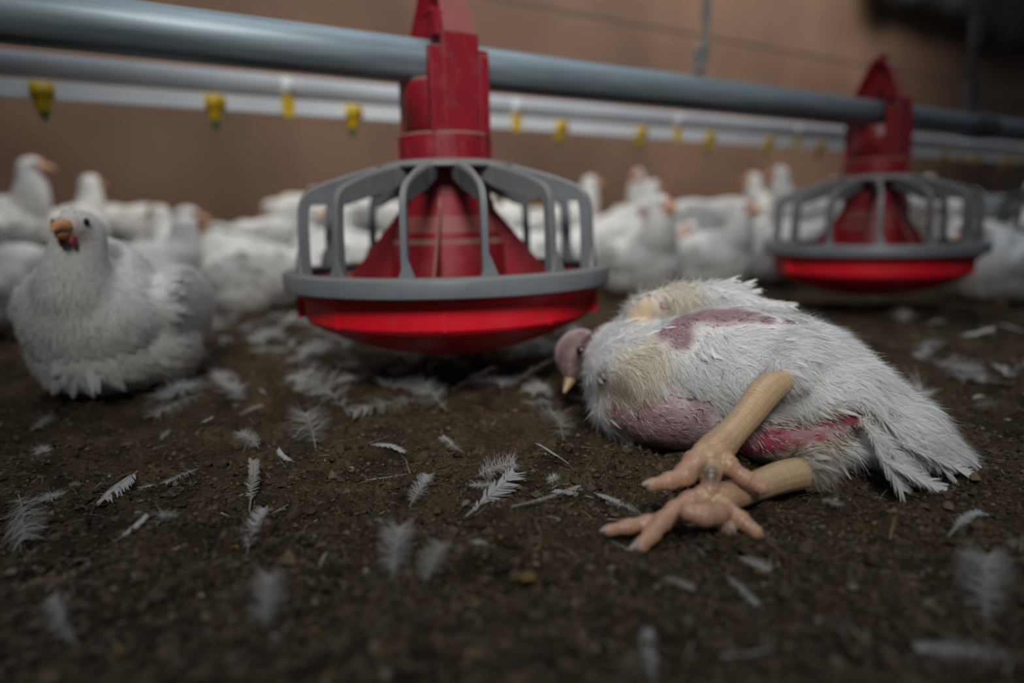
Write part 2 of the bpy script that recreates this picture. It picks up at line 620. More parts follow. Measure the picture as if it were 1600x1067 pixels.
# ------------------------------------------------------------------ pan feeder
def build_feeder():
    root = thing('pan_feeder', F1, 'nearest red pan feeder with grey grill, left of the collapsed hen', 'feeder', 'red pan feeders hanging from the feed pipe', LINE_A)
    # pan
    bm = bmesh.new()
    lathe(bm, [(0, .0345), (.055, .0345), (.064, .0365), (.093, .0440), (.125, .0555), (.147, .0665), (.1565, .0725), (.1590, .0765), (.1600, .0960), (.1615, .0985),
               (.1665, .0995), (.1685, .104), (.1715, .1110), (.1715, .114), (.166, .114), (.161, .1045), (.155, .099), (.152, .080), (.125, .062), (.09, .051), (.06, .045), (0, .045)], 96)
    for a_, big in ((-13, 1), (-167, 1), (47, 1), (133, 1), (-87, 0), (-48, 0), (-128, 0), (15, 0), (90, 0), (165, 0)):
        Mx = Matrix.Rotation(R(a_) - LINE_A, 4, 'Z')
        if big:
            box(bm, (.1625, 0, .0880), (.010, .016, .0235), Mx)
        else:
            box(bm, (.1600, 0, .0855), (.0022, .0025, .021), Mx)
    mesh_obj('pan', bm_mesh('pan', bm), M['redpan'], root, sharp=28)
    # grey rim ring
    bm = bmesh.new()
    lathe(bm, [(.1700, .1075), (.1790, .1075), (.1800, .1085), (.1808, .1235), (.1798, .1252), (.1770, .1262), (.1650, .1262), (.1640, .1240), (.1690, .1225)], 96, closed=True)
    mesh_obj('rim_ring', bm_mesh('rim_ring', bm), M['grey'], root, sharp=40)
    # hub of the grill
    bm = bmesh.new()
    lathe(bm, [(.050, .2390), (.060, .2395), (.072, .2365), (.082, .2330), (.081, .2295), (.070, .2325), (.058, .2350), (.050, .2340)], 84, closed=True)
    mesh_obj('grill_hub', bm_mesh('grill_hub', bm), M['grey'], root)
    # ribs
    path = catmull([(.071, .2362), (.095, .2300), (.125, .2210), (.1480, .2120), (.1580, .2045), (.1632, .1920), (.1648, .1710), (.1658, .1480), (.1668, .1235)], 4)
    depth = np.interp(np.arange(len(path)), [0, 4, 10, 14, 18, 24, len(path) - 1], [.018, .023, .020, .016, .011, .0105, .012])
    wid = np.interp(np.arange(len(path)), [0, 3, 8, len(path) - 1], [.024, .0115, .0070, .0066])
    T = unit(np.gradient(path, axis=0))
    bm = bmesh.new()
    rings = []
    for q, t, dp, wd in zip(path, T, depth, wid):
        nin = np.array((t[1], -t[0]))            # pointing in and down
        if nin[0] > 0:
            nin = -nin
        rings.append([bm.verts.new((q[0] + nin[0] * dp * a, sgn * wd * .5 * (1 if a < .5 else .62), q[1] + nin[1] * dp * a)) for sgn, a in ((-1, .12), (-.75, 0), (.75, 0), (1, .12), (1, 1), (-1, 1))])
    for A, B in zip(rings[:-1], rings[1:]):
        for k in range(6):
            bm.faces.new((A[k], A[(k + 1) % 6], B[(k + 1) % 6], B[k]))
    bm.faces.new(rings[0])
    bm.faces.new(rings[-1])
    # little foot gusset
    g = [bm.verts.new(v) for v in ((.1655, -.006, .1255), (.1655, .011, .1255), (.1660, .0030, .146), (.1695, -.005, .1255), (.1695, .011, .1255), (.1678, .0030, .146))]
    for fx in ((0, 1, 2), (5, 4, 3), (0, 3, 4, 1), (1, 4, 5, 2), (2, 5, 3, 0)):
        bm.faces.new([g[i] for i in fx])
    rib_me = bm_mesh('rib', bm)
    for k in range(14):
        o = mesh_obj('rib', rib_me, M['grey'], root, smooth=False)
        o.rotation_euler = (0, 0, -LINE_A + R(-90 + 16.7 + k * 360 / 14))
    # inner cone
    bm = bmesh.new()
    lathe(bm, [(0.03, .240), (.0480, .240), (.0485, .205), (.0505, .1815), (.0580, .1640), (.0585, .1575), (.0620, .1520), (.0625, .1480), (.0660, .105), (.075, .052), (.0, .052)], 64)
    mesh_obj('inner_cone', bm_mesh('inner_cone', bm), M['red'], root, sharp=12)
    for k in range(4):
        bm = bmesh.new()
        pts = [(.040, .200), (.0500, .200), (.0525, .190), (.1170, .112), (.1170, .070), (.050, .055)]
        a = [bm.verts.new((x, -.0012, z)) for x, z in pts]
        c = [bm.verts.new((x, .0012, z)) for x, z in pts]
        bm.faces.new(a)
        bm.faces.new(c[::-1])
        for i in range(6):
            j = (i + 1) % 6
            bm.faces.new((a[i], a[j], c[j], c[i]))
        o = mesh_obj('cone_fin', bm_mesh('cone_fin', bm), M['red'], root, smooth=False)
        o.rotation_euler = (0, 0, -LINE_A + R(-93 + k * 90))
    # collar with shallow tabs
    bm = bmesh.new()
    lathe(bm, [(.040, .236), (.0505, .236), (.0512, .2655), (.0495, .268), (.040, .268)], 48)
    for k in range(10):
        box(bm, (.0515, 0, .252), (.003, .007, .024), Matrix.Rotation(R(36 * k + 10), 4, 'Z'))
    mesh_obj('collar', bm_mesh('collar', bm), M['red'], root, smooth=False)
    # drop tube with shoulder under the pipe
    bm = bmesh.new()
    lathe(bm, [(.036, .262), (.0435, .262), (.0440, .320), (.0415, .324), (.036, .324)], 40)
    mesh_obj('drop_tube', bm_mesh('drop_tube', bm), M['red'], root)
    # front and rear cheek panels clasping the pipe
    bm = bmesh.new()
    for sg in (-1, 1):
        for (x0, x1, z0, z1, y0, y1) in ((-.034, .034, .267, .352, .030, .041), (-.021, .021, .267, .366, .036, .0445), (.022, .034, .267, .346, .036, .0425)):
            vs = box(bm, ((x0 + x1) / 2, sg * (y0 + y1) / 2, (z0 + z1) / 2), (x1 - x0, y1 - y0, z1 - z0))
    bmesh.ops.bevel(bm, geom=[e for e in bm.edges], offset=.0012, segments=1, affect='EDGES')
    mesh_obj('cheek_panel', bm_mesh('cheek_panel', bm), M['red'], root, smooth=False)
    # strap: five sided hood over the pipe
    bm = bmesh.new()
    prof = [(-.0440, .345), (-.0440, .366), (-.0200, .418), (-.0085, .434), (.0085, .434), (.0200, .418), (.0440, .366), (.0440, .345)]
    inn = [(-.0390, .345), (-.0390, .365), (-.0160, .415), (-.0060, .428), (.0060, .428), (.0160, .415), (.0390, .365), (.0390, .345)]
    xs = [(-.0195, .0195)]
    for x0, x1 in xs:
        A0 = [bm.verts.new((x0 * (1 - .25 * (z > .4)), y, z)) for y, z in prof]
        A1 = [bm.verts.new((x1 * (1 - .25 * (z > .4)), y, z)) for y, z in prof]
        B0 = [bm.verts.new((x0 * (1 - .25 * (z > .4)), y, z)) for y, z in inn]
        B1 = [bm.verts.new((x1 * (1 - .25 * (z > .4)), y, z)) for y, z in inn]
        for i in range(7):
            bm.faces.new((A0[i], A1[i], A1[i + 1], A0[i + 1]))
            bm.faces.new((B0[i], B0[i + 1], B1[i + 1], B1[i]))
            bm.faces.new((A0[i], A0[i + 1], B0[i + 1], B0[i]))
            bm.faces.new((A1[i], B1[i], B1[i + 1], A1[i + 1]))
        bm.faces.new((A0[0], B0[0], B1[0], A1[0]))
        bm.faces.new((A0[7], A1[7], B1[7], B0[7]))
    # inner web with bore for the pipe and the little top hook
    ring_o = [(y, z) for y, z in inn]
    seg = 24
    for x0, x1 in ((-.0035, .0035),):
        hole = [(PIPE_R * 1.06 * math.cos(R(a)), PIPE_Z + PIPE_R * 1.06 * math.sin(R(a))) for a in np.linspace(200, -20, seg)]
        outp = []
        for (y, z) in hole:
            dvec = Vector((y, z - PIPE_Z)).normalized()
            best = 9
            for (p0, p1) in zip(prof[:-1], prof[1:]):
                a_, b_ = Vector(p0) - Vector((0, PIPE_Z)), Vector(p1) - Vector((0, PIPE_Z))
                e = b_ - a_
                den = dvec.x * e.y - dvec.y * e.x
                if abs(den) > 1e-9:
                    tt = (a_.x * e.y - a_.y * e.x) / den
                    uu = (a_.x * dvec.y - a_.y * dvec.x) / den
                    if tt > 0 and -1e-6 <= uu <= 1 + 1e-6:
                        best = min(best, tt)
            if best > 1:
                best = .04
            outp.append((dvec.x * best * .98, PIPE_Z + dvec.y * best * .98))
        for xx, flip in ((x0, 0), (x1, 1)):
            H = [bm.verts.new((xx, y, z)) for y, z in hole]
            O = [bm.verts.new((xx, y, z)) for y, z in outp]
            for i in range(seg - 1):
                bm.faces.new((H[i], H[i + 1], O[i + 1], O[i]))
    box(bm, (0, 0, .437), (.016, .012, .010))
    mesh_obj('hood', bm_mesh('hood', bm), M['red'], root, smooth=False)
    # latch on the side of the hood
    bm = bmesh.new()
    box(bm, (-.020, -.030, .374), (.012, .012, .022), )
    box(bm, (-.022, -.020, .388), (.010, .020, .006), )
    mesh_obj('latch', bm_mesh('latch', bm), M['red'], root, smooth=False)
    return root


feeder = build_feeder()
for loc, rz, lab in ((F2, LINE_A + R(11), 'red pan feeder with grey grill behind the collapsed hen, second along the pipe'),
                     (F3, LINE_A + R(5), 'farthest red pan feeder, half cut off at the right edge')):
    f = dup(feeder)
    f.location, f['label'] = loc, lab
    for ch in f.children:
        if ch.name.startswith(('rib', 'cone_fin')):
            ch.rotation_euler.z += rz - LINE_A

# ------------------------------------------------------------------ drinker line
DPERP = 1.185
DZ = 0.366
D0 = on_line(DPERP, 65, DZ)
drk = thing('drinker_line', D0 + Vector((0, 0, DZ)), 'white drinker pipe with yellow nipples running along the wall behind the birds', 'drinker line', rz=LINE_A)
bm = bmesh.new()
box(bm, (3.0, 0, 0), (9.0, .022, .023))
mesh_obj('water_pipe', bm_mesh('water_pipe', bm), M['pvc'], drk, smooth=False)
bm = bmesh.new()
tube(bm, [(-1.5, 0, .033), (7.5, 0, .033)], [.0165] * 2, 24, 1, caps=False)
mesh_obj('support_tube', bm_mesh('support_tube', bm), M['tube'], drk)
bm = bmesh.new()
lathe(bm, [(0, .010), (.0140, .010), (.0140, -.008), (.0110, -.011), (.0105, -.022), (.0075, -.025), (0, -.025)], 16)
box(bm, (0, 0, .003), (.029, .031, .019))
nip_me = bm_mesh('nipple', bm)
bm = bmesh.new()
lathe(bm, [(0, -.024), (.0065, -.024), (.0065, -.031), (.003, -.033), (.002, -.038), (0, -.038)], 12)
tip_me = bm_mesh('nipple_tip', bm)
SP = 0.222
for k in range(-1, 30):
    o = mesh_obj('nipple', nip_me, M['yellow'], drk)
    o.location = (k * SP, 0, -.004)
    t_ = mesh_obj('nipple_tip', tip_me, M['green'], o)
bm = bmesh.new()
box(bm, (0, 0, .000), (.018, .030, .032))
clip_me = bm_mesh('pipe_clip', bm)
bm = bmesh.new()
box(bm, (0, 0, .030), (.030, .037, .034))
bmesh.ops.bevel(bm, geom=list(bm.edges), offset=.006, segments=2, affect='EDGES')
ctop_me = bm_mesh('clip_cap', bm)
for k in range(0, 12):
    o = mesh_obj('pipe_clip', clip_me, M['yellow'], drk, smooth=False)
    o.location = ((1.5 + 2 * k) * SP, 0, 0)
    mesh_obj('clip_cap', ctop_me, M['clip'], o)

# anti-roost wire above it, and the hanging cord
W0 = on_line(DPERP, 1100, DZ + .2)
sW = (W0 - D0).dot(DIR)
wire = thing('roost_wire', D0 + Vector((0, 0, DZ + .225)), 'thin dark wire strung above the drinker line', 'wire', rz=LINE_A)
bm = bmesh.new()
tube(bm, [(-1.5, 0, .0), (7.5, 0, -.0)], [.0022] * 2, 8, 1, caps=False)
mesh_obj('wire_strand', bm_mesh('wire_strand', bm), M['wire'], wire)
cordp = at(1097, 122, W0.y)
cord = thing('hanging_cord', Vector((W0.x, W0.y, DZ + .05)), 'pale knotted cord hanging down in front of the brown wall', 'cord')
zb = cordp.z - DZ - .05
bm = bmesh.new()
nn = 60
for sgn in (0, math.pi):
    pts = [(.005 * math.cos(i * .9 + sgn) + .004 * math.sin(i * .21), .005 * math.sin(i * .9 + sgn), zb + .03 + i * .03) for i in range(nn)]
    tube(bm, pts, [.0055] * nn, 7, 2)
mesh_obj('rope', bm_mesh('rope', bm), M['cord'], cord)
bm = bmesh.new()
for k in range(9):
    a = k * 1.9
    tube(bm, [(.012 * math.cos(a) - .01, .010 * math.sin(a), zb + .006 * k - .012), (.014 * math.cos(a + 1.5) - .006, .012 * math.sin(a + 1.5), zb + .006 * k - .002), (.011 * math.cos(a + 3), .011 * math.sin(a + 3), zb + .006 * k + .008)], [.006] * 3, 8, 3)
mesh_obj('knot', bm_mesh('knot', bm), M['cord'], cord)
bm = bmesh.new()
tube(bm, [(0, 0, 0), (0, 0, zb)], [.0012] * 2, 6, 1)
mesh_obj('hanger_wire', bm_mesh('hanger_wire', bm), M['wire'], cord)

# drop cable at the right edge, holding the feed pipe
dc = F1 + DIR * 1.155
drop = thing('drop_cable', Vector((dc.x, dc.y, PIPE_Z + PIPE_R)), 'dark drop cable holding up the feed pipe at the right edge', 'cable')
bm = bmesh.new()
tube(bm, [(0, 0, .02), (0, 0, 1.6)], [.006] * 2, 10, 1)
mesh_obj('cable_strand', bm_mesh('cable_strand', bm), M['coupler'], drop)
bm = bmesh.new()
box(bm, (0, 0, .03), (.016, .03, .06))
mesh_obj('cable_clamp', bm_mesh('cable_clamp', bm), M['coupler'], drop, smooth=False)
bm = bmesh.new()
box(bm, (0, 0, .15), (.018, .018, .05))
mesh_obj('turnbuckle', bm_mesh('turnbuckle', bm), M['coupler'], drop, smooth=False)

# dark bundled tarpaulin high at the right
tp = on_line(WPERP - .16, 1535, 1.3)
tarp = thing('tarpaulin_bundle', (tp.x, tp.y, at(1535, 62, tp.y).z), 'dark grey tarpaulin bundle tied up high on the wall, top right', 'tarpaulin', rz=LINE_A)
bm = bmesh.new()
for k in range(9):
    x = -1.1 + k * .28
    ell(bm, (x, random.uniform(-.02, .02), .17 - .012 * k + random.uniform(-.02, .02)), (.24, .12, .16 + random.uniform(-.02, .03)), Matrix.Rotation(random.uniform(-.4, .4), 3, 'Y'))
me = remesh(bm, 'bundle', .02, 2)
mesh_obj('bundle', me, M['tarp'], tarp)

# ------------------------------------------------------------------ live birds
WHITE = np.array((0.70, 0.69, 0.665))
DIRT_SHADE = np.array((0.37, 0.285, 0.19))  # real dirt, and the shadow patches painted on the birds
PINK = np.array((0.62, 0.30, 0.25))
RED = np.array((0.48, 0.10, 0.10))


def rotz(a):
    return Matrix.Rotation(R(a), 3, 'Z')


def bird_proto(name, pose, label, vox=.0055, nplate=900, patch=None, plate=(.022, .0120), mess=.12, lift_=.07, bendk=0.0, down=0):
    """pose: lift, neck (list of points after the breast), head, hd (facing), legs"""
    lift = pose.get('lift', 0)
    bm = bmesh.new()
    L = Vector((0, 0, lift))
    tilt = Matrix.Rotation(R(pose.get('tilt', -8)), 3, 'Y')
    Tm = lambda p: Vector((0, 0, .075)) + tilt @ (Vector(p) - Vector((0, 0, .075))) + L
    ell(bm, Tm((0, 0, .076)), (.112, .074, .073), tilt)
    ell(bm, Tm((.060, 0, .070)), (.066, .068, .066), tilt)
    ell(bm, Tm((-.085, 0, .088)), (.062, .052, .046), tilt)
    for k in (-1, 0, 1):
        ell(bm, Tm((-.145, .012 * k, .104)), (.052, .014, .013), tilt @ Matrix.Rotation(R(14), 3, 'Y') @ rotz(-k * 10))
    for sg in (-1, 1):
        ell(bm, Tm((-.012, sg * .063, .088)), (.088, .020, .048), tilt @ Matrix.Rotation(R(8), 3, 'Y') @ rotz(sg * 5))
        ell(bm, Tm((-.085, sg * .050, .092)), (.050, .013, .024), tilt @ Matrix.Rotation(R(14), 3, 'Y') @ rotz(sg * 14))
        ell(bm, Tm((.010, sg * .055, .042)), (.055, .028, .040), tilt)
    if lift < .03:
        ell(bm, Vector((.018, 0, .044)), (.098, .074, .046))
    hp = Vector(pose['head']) + L
    hd = Vector(pose['hd']).normalized()
    neck = [Tm((.055, 0, .095))] + [Vector(p) + L for p in pose['neck']] + [hp - hd * .010]
    rad = pose.get('rad') or list(np.linspace(.056, .0225, len(neck)))
    tube(bm, neck, rad, 18, 6)
    up = Vector((0, 0, 1))
    sd = hd.cross(up).normalized()
    hu = sd.cross(hd).normalized()
    Hm = Matrix((hd, sd, hu)).transposed()
    hs = pose.get('hs', 1.0)
    ell(bm, hp, (.0265 * hs, .0205 * hs, .0225 * hs), Hm)
    ell(bm, hp + hd * .016 * hs - hu * .004 * hs, (.018 * hs, .0135 * hs, .0145 * hs), Hm)
    legs = pose.get('legs')
    if lift > .03:
        for sg in (-1, 1):
            tube(bm, [Tm((.005, sg * .040, .05)), Vector((.012, sg * .040, lift + .012)), Vector((-.004, sg * .040, lift - .022))], [.045, .030, .013], 14, 5)
    me = remesh(bm, name + '_body', vox, 14 if down else 5)
    V, N, T = mesh_np(me)
    # colours: white, dirty below, pink face, optional bare patch
    col = np.tile(WHITE, (len(V), 1))
    nz = vnoise(V / .03) * .5 + vnoise(V / .012) * .3
    dirt_shade = np.clip((.055 + lift - V[:, 2]) / .05 + nz * .8, 0, 1) * .65
    dirt_shade = np.maximum(dirt_shade, np.clip(nz - .12, 0, 1) * .75)  # random tan patches: dirt plus shadows put into the colour
    col = col * (1 - dirt_shade[:, None]) + DIRT_SHADE * dirt_shade[:, None]
    hpn, hdn, hun = np.array(hp), np.array(hd), np.array(hu)
    fd = np.linalg.norm(V - (hpn + hdn * .026 * hs - hun * .004), axis=1)
    face = np.clip((pose.get('face', .0240) - fd) / .008, 0, 1) * pose.get('facea', .85)
    col = col * (1 - face[:, None]) + PINK * face[:, None]
    bare = face.copy()
    if patch is not None:
        pd = np.linalg.norm((V - np.array(patch[0])) / np.array(patch[1]), axis=1)
        pm = np.clip((1.1 - pd + nz * .5) / .3, 0, 1)
        pc = np.array((0.36, 0.13, 0.14))
        col = col * (1 - pm[:, None]) + pc * pm[:, None]
        bare = np.maximum(bare, pm)
    set_col(me, col)
    root = thing('chicken', (0, 0, 0), label, 'chicken')
    mesh_obj('body', me, M['body'], root)
    # overlapping feathers
    hw = np.linalg.norm(V - hpn, axis=1)
    P, Nn, wv = sample(me, np.clip(1 - bare * 1.4, 0, 1) + 1e-6, nplate)
    fine = np.clip(np.linalg.norm(P - hpn, axis=1) / .11, .22, 1)
    back = np.array((-1, 0, -.25))
    npts = np.array([list(p) for p in neck[1:]])
    # on the neck feathers run down away from the head
    away = unit(P - hpn)
    nk = np.clip((.125 - np.linalg.norm(P - hpn, axis=1)) / .06, 0, 1)[:, None]
    D = unit(back[None] * (1 - nk) + away * nk + rng.normal(0, mess, P.shape))
    D = unit(D - Nn * (D * Nn).sum(1, keepdims=True) + Nn * (lift_ + rng.random((len(P), 1)) * lift_ * 1.6))
    ln = plate[0] * fine * rng.uniform(.7, 1.35, len(P))
    wd = plate[1] * fine * rng.uniform(.7, 1.2, len(P))
    nzp = vnoise(P / .045) * .6 + vnoise(P / .016) * .3
    dp = np.clip((.05 + lift - P[:, 2]) / .05 + nzp * .8, 0, 1) * .6
    dp = np.maximum(dp, np.clip(nzp - .10, 0, 1) * (.9 if not down else .55))  # same on the feathers: dirt and painted-in shadow together
    pc = WHITE * (1 - dp[:, None]) + DIRT_SHADE * dp[:, None]
    pc = np.clip(pc * rng.uniform(.9, 1.06, (len(P), 1)), 0, .86)
    bend = -Nn * rng.uniform(.05 + bendk, .25 + bendk, (len(P), 1)) + np.array((0, 0, -.05))
    V1, F1_, C1 = strands('p', P - Nn * .002, Nn, D, ln, wd, bend, pc, 4, 3, 'leaf', .05)
    if down:
        P, Nn, wv = sample(me, np.clip(1 - bare * 1.4, 0, 1) + 1e-6, down)
        fine = np.clip(np.linalg.norm(P - hpn, axis=1) / .11, .25, 1)
        nk = np.clip((.15 - np.linalg.norm(P - hpn, axis=1)) / .08, 0, 1)[:, None]
        D = unit(back[None] * (1 - nk) + unit(P - hpn) * nk + rng.normal(0, .25, P.shape))
        D = unit(D - Nn * (D * Nn).sum(1, keepdims=True) + Nn * .30)
        dcol = np.clip(WHITE * rng.uniform(.9, 1.1, (down, 1)), 0, .86)
        V2, F2_, C2 = strands('d', P, Nn, D, rng.uniform(.008, .016, down) * fine, rng.uniform(.0005, .0011, down), -Nn * .15 + rng.normal(0, .1, P.shape), dcol, 3, 2)
        V1, F1_, C1 = join_np([(V1, F1_, C1), (V2, F2_, C2)])
    pl = mesh_obj('plumage', np_mesh('plumage', V1, F1_, C1), M['plume'], root)
    pl['kind'] = 'stuff'
    # beak, comb, wattle, eyes
    bm = bmesh.new()
    b0 = hp + (hd * .028 - hu * .003) * hs
    tube(bm, [b0, b0 + hd * .010 - hu * .001, b0 + hd * .019 - hu * .006], [.0078, .0056, .0014], 12, 4)
    tube(bm, [b0 - hu * .006, b0 + hd * .008 - hu * .008, b0 + hd * .013 - hu * .009], [.0055, .0040, .0014], 10, 4)
    mesh_obj('beak', bm_mesh('beak', bm), M['beak'], root)
    if name != 'near':
        bm = bmesh.new()
        for k in range(5):
            ell(bm, hp + (hd * (.024 - .010 * k) + hu * (.0160 + .004 * math.sin(k * .8))) * hs, (.0058, .0022, .0045 - .0004 * k), Hm, 2)
        mesh_obj('comb', bm_mesh('comb', bm), M['comb'], root)
    for sg in (-1, 1):
        bm = bmesh.new()
        ell(bm, hp + (hd * .022 + sd * sg * .006 - hu * .0165) * hs, (.0052, .0024, .0062), Hm, 2)
        mesh_obj('wattle', bm_mesh('wattle', bm), M['comb'], root)
        bm = bmesh.new()
        ell(bm, hp + (hd * .0135 + sd * sg * .0168 + hu * .004) * hs, (.0050 * hs, .0028 * hs, .0048 * hs), Hm, 2)
        mesh_obj('eye', bm_mesh('eye', bm), M['eye'], root)
        bm = bmesh.new()
        if lift > .03:
            x0 = -.004
            tube(bm, [(x0, sg * .040, lift - .015), (x0 + .002, sg * .041, lift * .45), (x0 + .010, sg * .042, .012)], [.009, .0062, .0075], 10, 4)
            o0 = Vector((x0 + .010, sg * .042, .009))
        else:
            o0 = Vector((.012 if name == 'near' else .036, sg * .036, .008))
        for a, l_ in ((0, .048 if lift > .03 else .034), (28, .040 if lift > .03 else .028), (-28, .040 if lift > .03 else .028), (180, .018)):
            e = Vector((math.cos(R(a)), math.sin(R(a)), 0))
            tube(bm, [o0, o0 + e * l_ * .5 + Vector((0, 0, .002)), o0 + e * l_ - Vector((0, 0, .004))], [.0065, .0052, .0028], 8, 3)
        mesh_obj('leg', bm_mesh('leg', bm), M['barelegs'], root)
    return root


def pose_dir(yaw, pitch=0):
    return (math.cos(R(yaw)) * math.cos(R(pitch)), math.sin(R(yaw)) * math.cos(R(pitch)), math.sin(R(pitch)))


POSES = {
    'sit_up': dict(neck=[(.088, 0, .125), (.098, 0, .165)], head=(.104, 0, .205), hd=pose_dir(12, -4)),
    'sit_side': dict(neck=[(.088, 0, .120), (.100, .004, .150)], head=(.108, .008, .182), hd=pose_dir(58, -6)),
    'sit_tuck': dict(neck=[(.080, 0, .110), (.092, 0, .125)], head=(.100, 0, .145), hd=pose_dir(-30, -12), rad=[.06, .05, .04, .026]),
    'sit_fwd': dict(neck=[(.095, 0, .105), (.125, 0, .122)], head=(.152, 0, .138), hd=pose_dir(-8, -14)),
    'stand': dict(lift=.085, tilt=-14, neck=[(.085, 0, .128), (.100, 0, .175)], head=(.108, 0, .222), hd=pose_dir(0, 0)),
    'stand_low': dict(lift=.075, tilt=4, neck=[(.095, 0, .105), (.132, 0, .122)], head=(.165, 0, .130), hd=pose_dir(10, -20)),
}
first = {}
protos = {}


def birds(kind):
    if kind not in protos:
        if kind == 'sit_patch':
            protos[kind] = bird_proto('sit_patch', POSES['sit_tuck'], '', patch=((.02, .075, .095), (.070, .045, .038)))
        else:
            protos[kind] = bird_proto(kind, POSES[kind], '')
        first[kind] = True
    if first[kind]:
        first[kind] = False
        return protos[kind]
    return dup(protos[kind])


placed = []
for f_ in (F1, F2, F3):
    placed.append((f_.x, f_.y, .22))


def put(kind, px, py, heading, scale, label, group=None):
    g = ground(px, py)
    return put_xy(kind, g.x, g.y, heading, scale, label, group)


def put_xy(kind, x, y, heading, scale, label, group=None):
    b = birds(kind)
    b.location = (x, y, gz(x, y) - .002)
    b.rotation_euler = (0, 0, R(heading))
    b.scale = (scale,) * 3
    b['label'] = label
    b['category'] = 'chicken'
    if group:
        b['group'] = group
    placed.append((x, y, .115 * scale))
    return b


# the near hen at the left, finer mesh and denser feathering
POSES['hero'] = dict(tilt=-16, neck=[(.086, .004, .112), (.102, .012, .140)], head=(.112, .022, .176), hd=pose_dir(2, 8), rad=[.060, .046, .030, .021], hs=.84, face=.017, facea=.5)
hero = bird_proto('near', POSES['hero'], 'white chicken resting nearest at the left, head up and looking at the viewer', vox=.0036, nplate=4600, plate=(.022, .0100), mess=.14, lift_=.06, bendk=.07, down=16000)
g = Vector((-.435, .760, 0))
hero.location = (g.x, g.y, gz(g.x, g.y) - .003)
hero.rotation_euler = (0, 0, R(274))
hero.scale = (1.0,) * 3
placed.append((g.x, g.y, .14))

FLK = 'flock of white chickens along the brown wall'
put('sit_fwd', 8, 520, -8, 1.0, 'white chicken with a red comb at the left edge, facing right behind the nearest one', FLK)
put('stand', 0, 474, 8, 1.08, 'standing white chicken at the top left edge with a red wattle, facing right', FLK)
put('stand', 108, 462, 70, 1.0, 'white chicken standing turned away at the left, second from the edge', FLK)
put('stand_low', 190, 446, 84, 1.12, 'white chicken with its tail toward the viewer, behind the nearest one at left', FLK)
put('sit_up', 306, 450, 160, 1.08, 'white chicken sitting just behind the hen with the pink face turned right', FLK)
put('sit_up', 232, 480, 8, 1.0, 'white chicken lying behind the nearest one, pink red face turned right', FLK)
put('sit_patch', 378, 464, 196, 1.02, 'white chicken with a bare red patch on its wing, left of the front feeder', FLK)
put('stand_low', 500, 446, 150, 1.12, 'large white chicken standing behind the left side of the front feeder grill', FLK)
put('stand_low', 556, 434, 200, 1.2, 'white chicken whose back rises above the left slope of the front grill', FLK)
put('stand_low', 440, 450, 40, .95, 'white chicken with orange legs standing at the left end of the grey feeder rim', FLK)
put('sit_up', 592, 452, 185, 1.0, 'pink faced white chicken seen through the left bars of the front feeder', FLK)
put('sit_side', 840, 446, 200, 1.0, 'white chicken seen through the right bars of the front feeder', FLK)
put('stand', 876, 424, 10, 1.0, 'white chicken raising a pink head above the right slope of the front grill', FLK)
put('sit_tuck', 938, 436, 30, 1.18, 'white chicken resting just right of the front feeder grill', FLK)
put('sit_up', 996, 462, -72, .98, 'greyish white chicken with a brown pink face sitting upright between the two feeders', FLK)
put('stand_low', 1082, 424, 20, 1.05, 'white chicken with its head low to the right, between the feeders at the back', FLK)
put('sit_up', 1098, 452, -50, .96, 'white chicken with a pink face turned to the viewer, right of the upright greyish one', FLK)
put('sit_fwd', 1192, 446, -20, 1.02, 'white chicken lying at the left end of the second feeder rim', FLK)
put('stand', 1262, 414, 172, 1.05, 'white chicken standing tall with head up, left of the second feeder column', FLK)
put('stand', 1404, 402, 10, 1.0, 'white chicken whose pink head shows beside the second feeder collar', FLK)
put('stand_low', 1500, 408, 160, 1.1, 'white chicken behind the right side of the second feeder grill', FLK)
put('sit_tuck', 1562, 468, 200, .95, 'white chicken resting at the right edge below the second feeder rim', FLK)
put('sit_side', 1530, 436, 150, 1.0, 'white chicken at the right edge beside the second feeder grill', FLK)

r2 = random.Random(11)
kinds = ['sit_tuck', 'sit_side', 'sit_tuck', 'sit_fwd', 'stand_low', 'stand_low', 'sit_up', 'stand']
cnt = 0
for _ in range(6000):
    pp = r2.uniform(1.42, WPERP - .21)
    px = r2.uniform(-180, 1720)
    q = on_line(pp, px)
    if q.y > 4.6 or q.y < .9:
        continue
    if any(math.hypot(q.x - a, q.y - b_) < c + .095 for a, b_, c in placed):
        continue
    kd = r2.choice(kinds) if pp > 1.7 else r2.choice(kinds[:4])
    if pp > 1.95 and px < 760 and r2.random() < .6:
        kd = r2.choice(kinds[4:])
    put_xy(kd, q.x, q.y, r2.uniform(0, 360), r2.uniform(.9, 1.1), 'one of the white chickens packed in blurred rows before the brown wall', 'packed rows of white chickens before the wall')
    cnt += 1
    if cnt >= 80:
        break
print('crowd birds', cnt)

# ------------------------------------------------------------------ the collapsed hen in front
HC = Vector((.176, .515, 0))
HA = Vector((.92, -.39, 0)).normalized()
HU = Vector((HA.y, -HA.x, 0))
if HU.y > 0:
    HU = -HU
HM = Matrix((HA, HU, Vector((0, 0, 1)))).transposed()


def hl(s_, u_, z_):
    return HC + HA * s_ + HU * u_ + Vector((0, 0, z_))


def drop(p):
    return Vector((p.x, p.y, p.z))


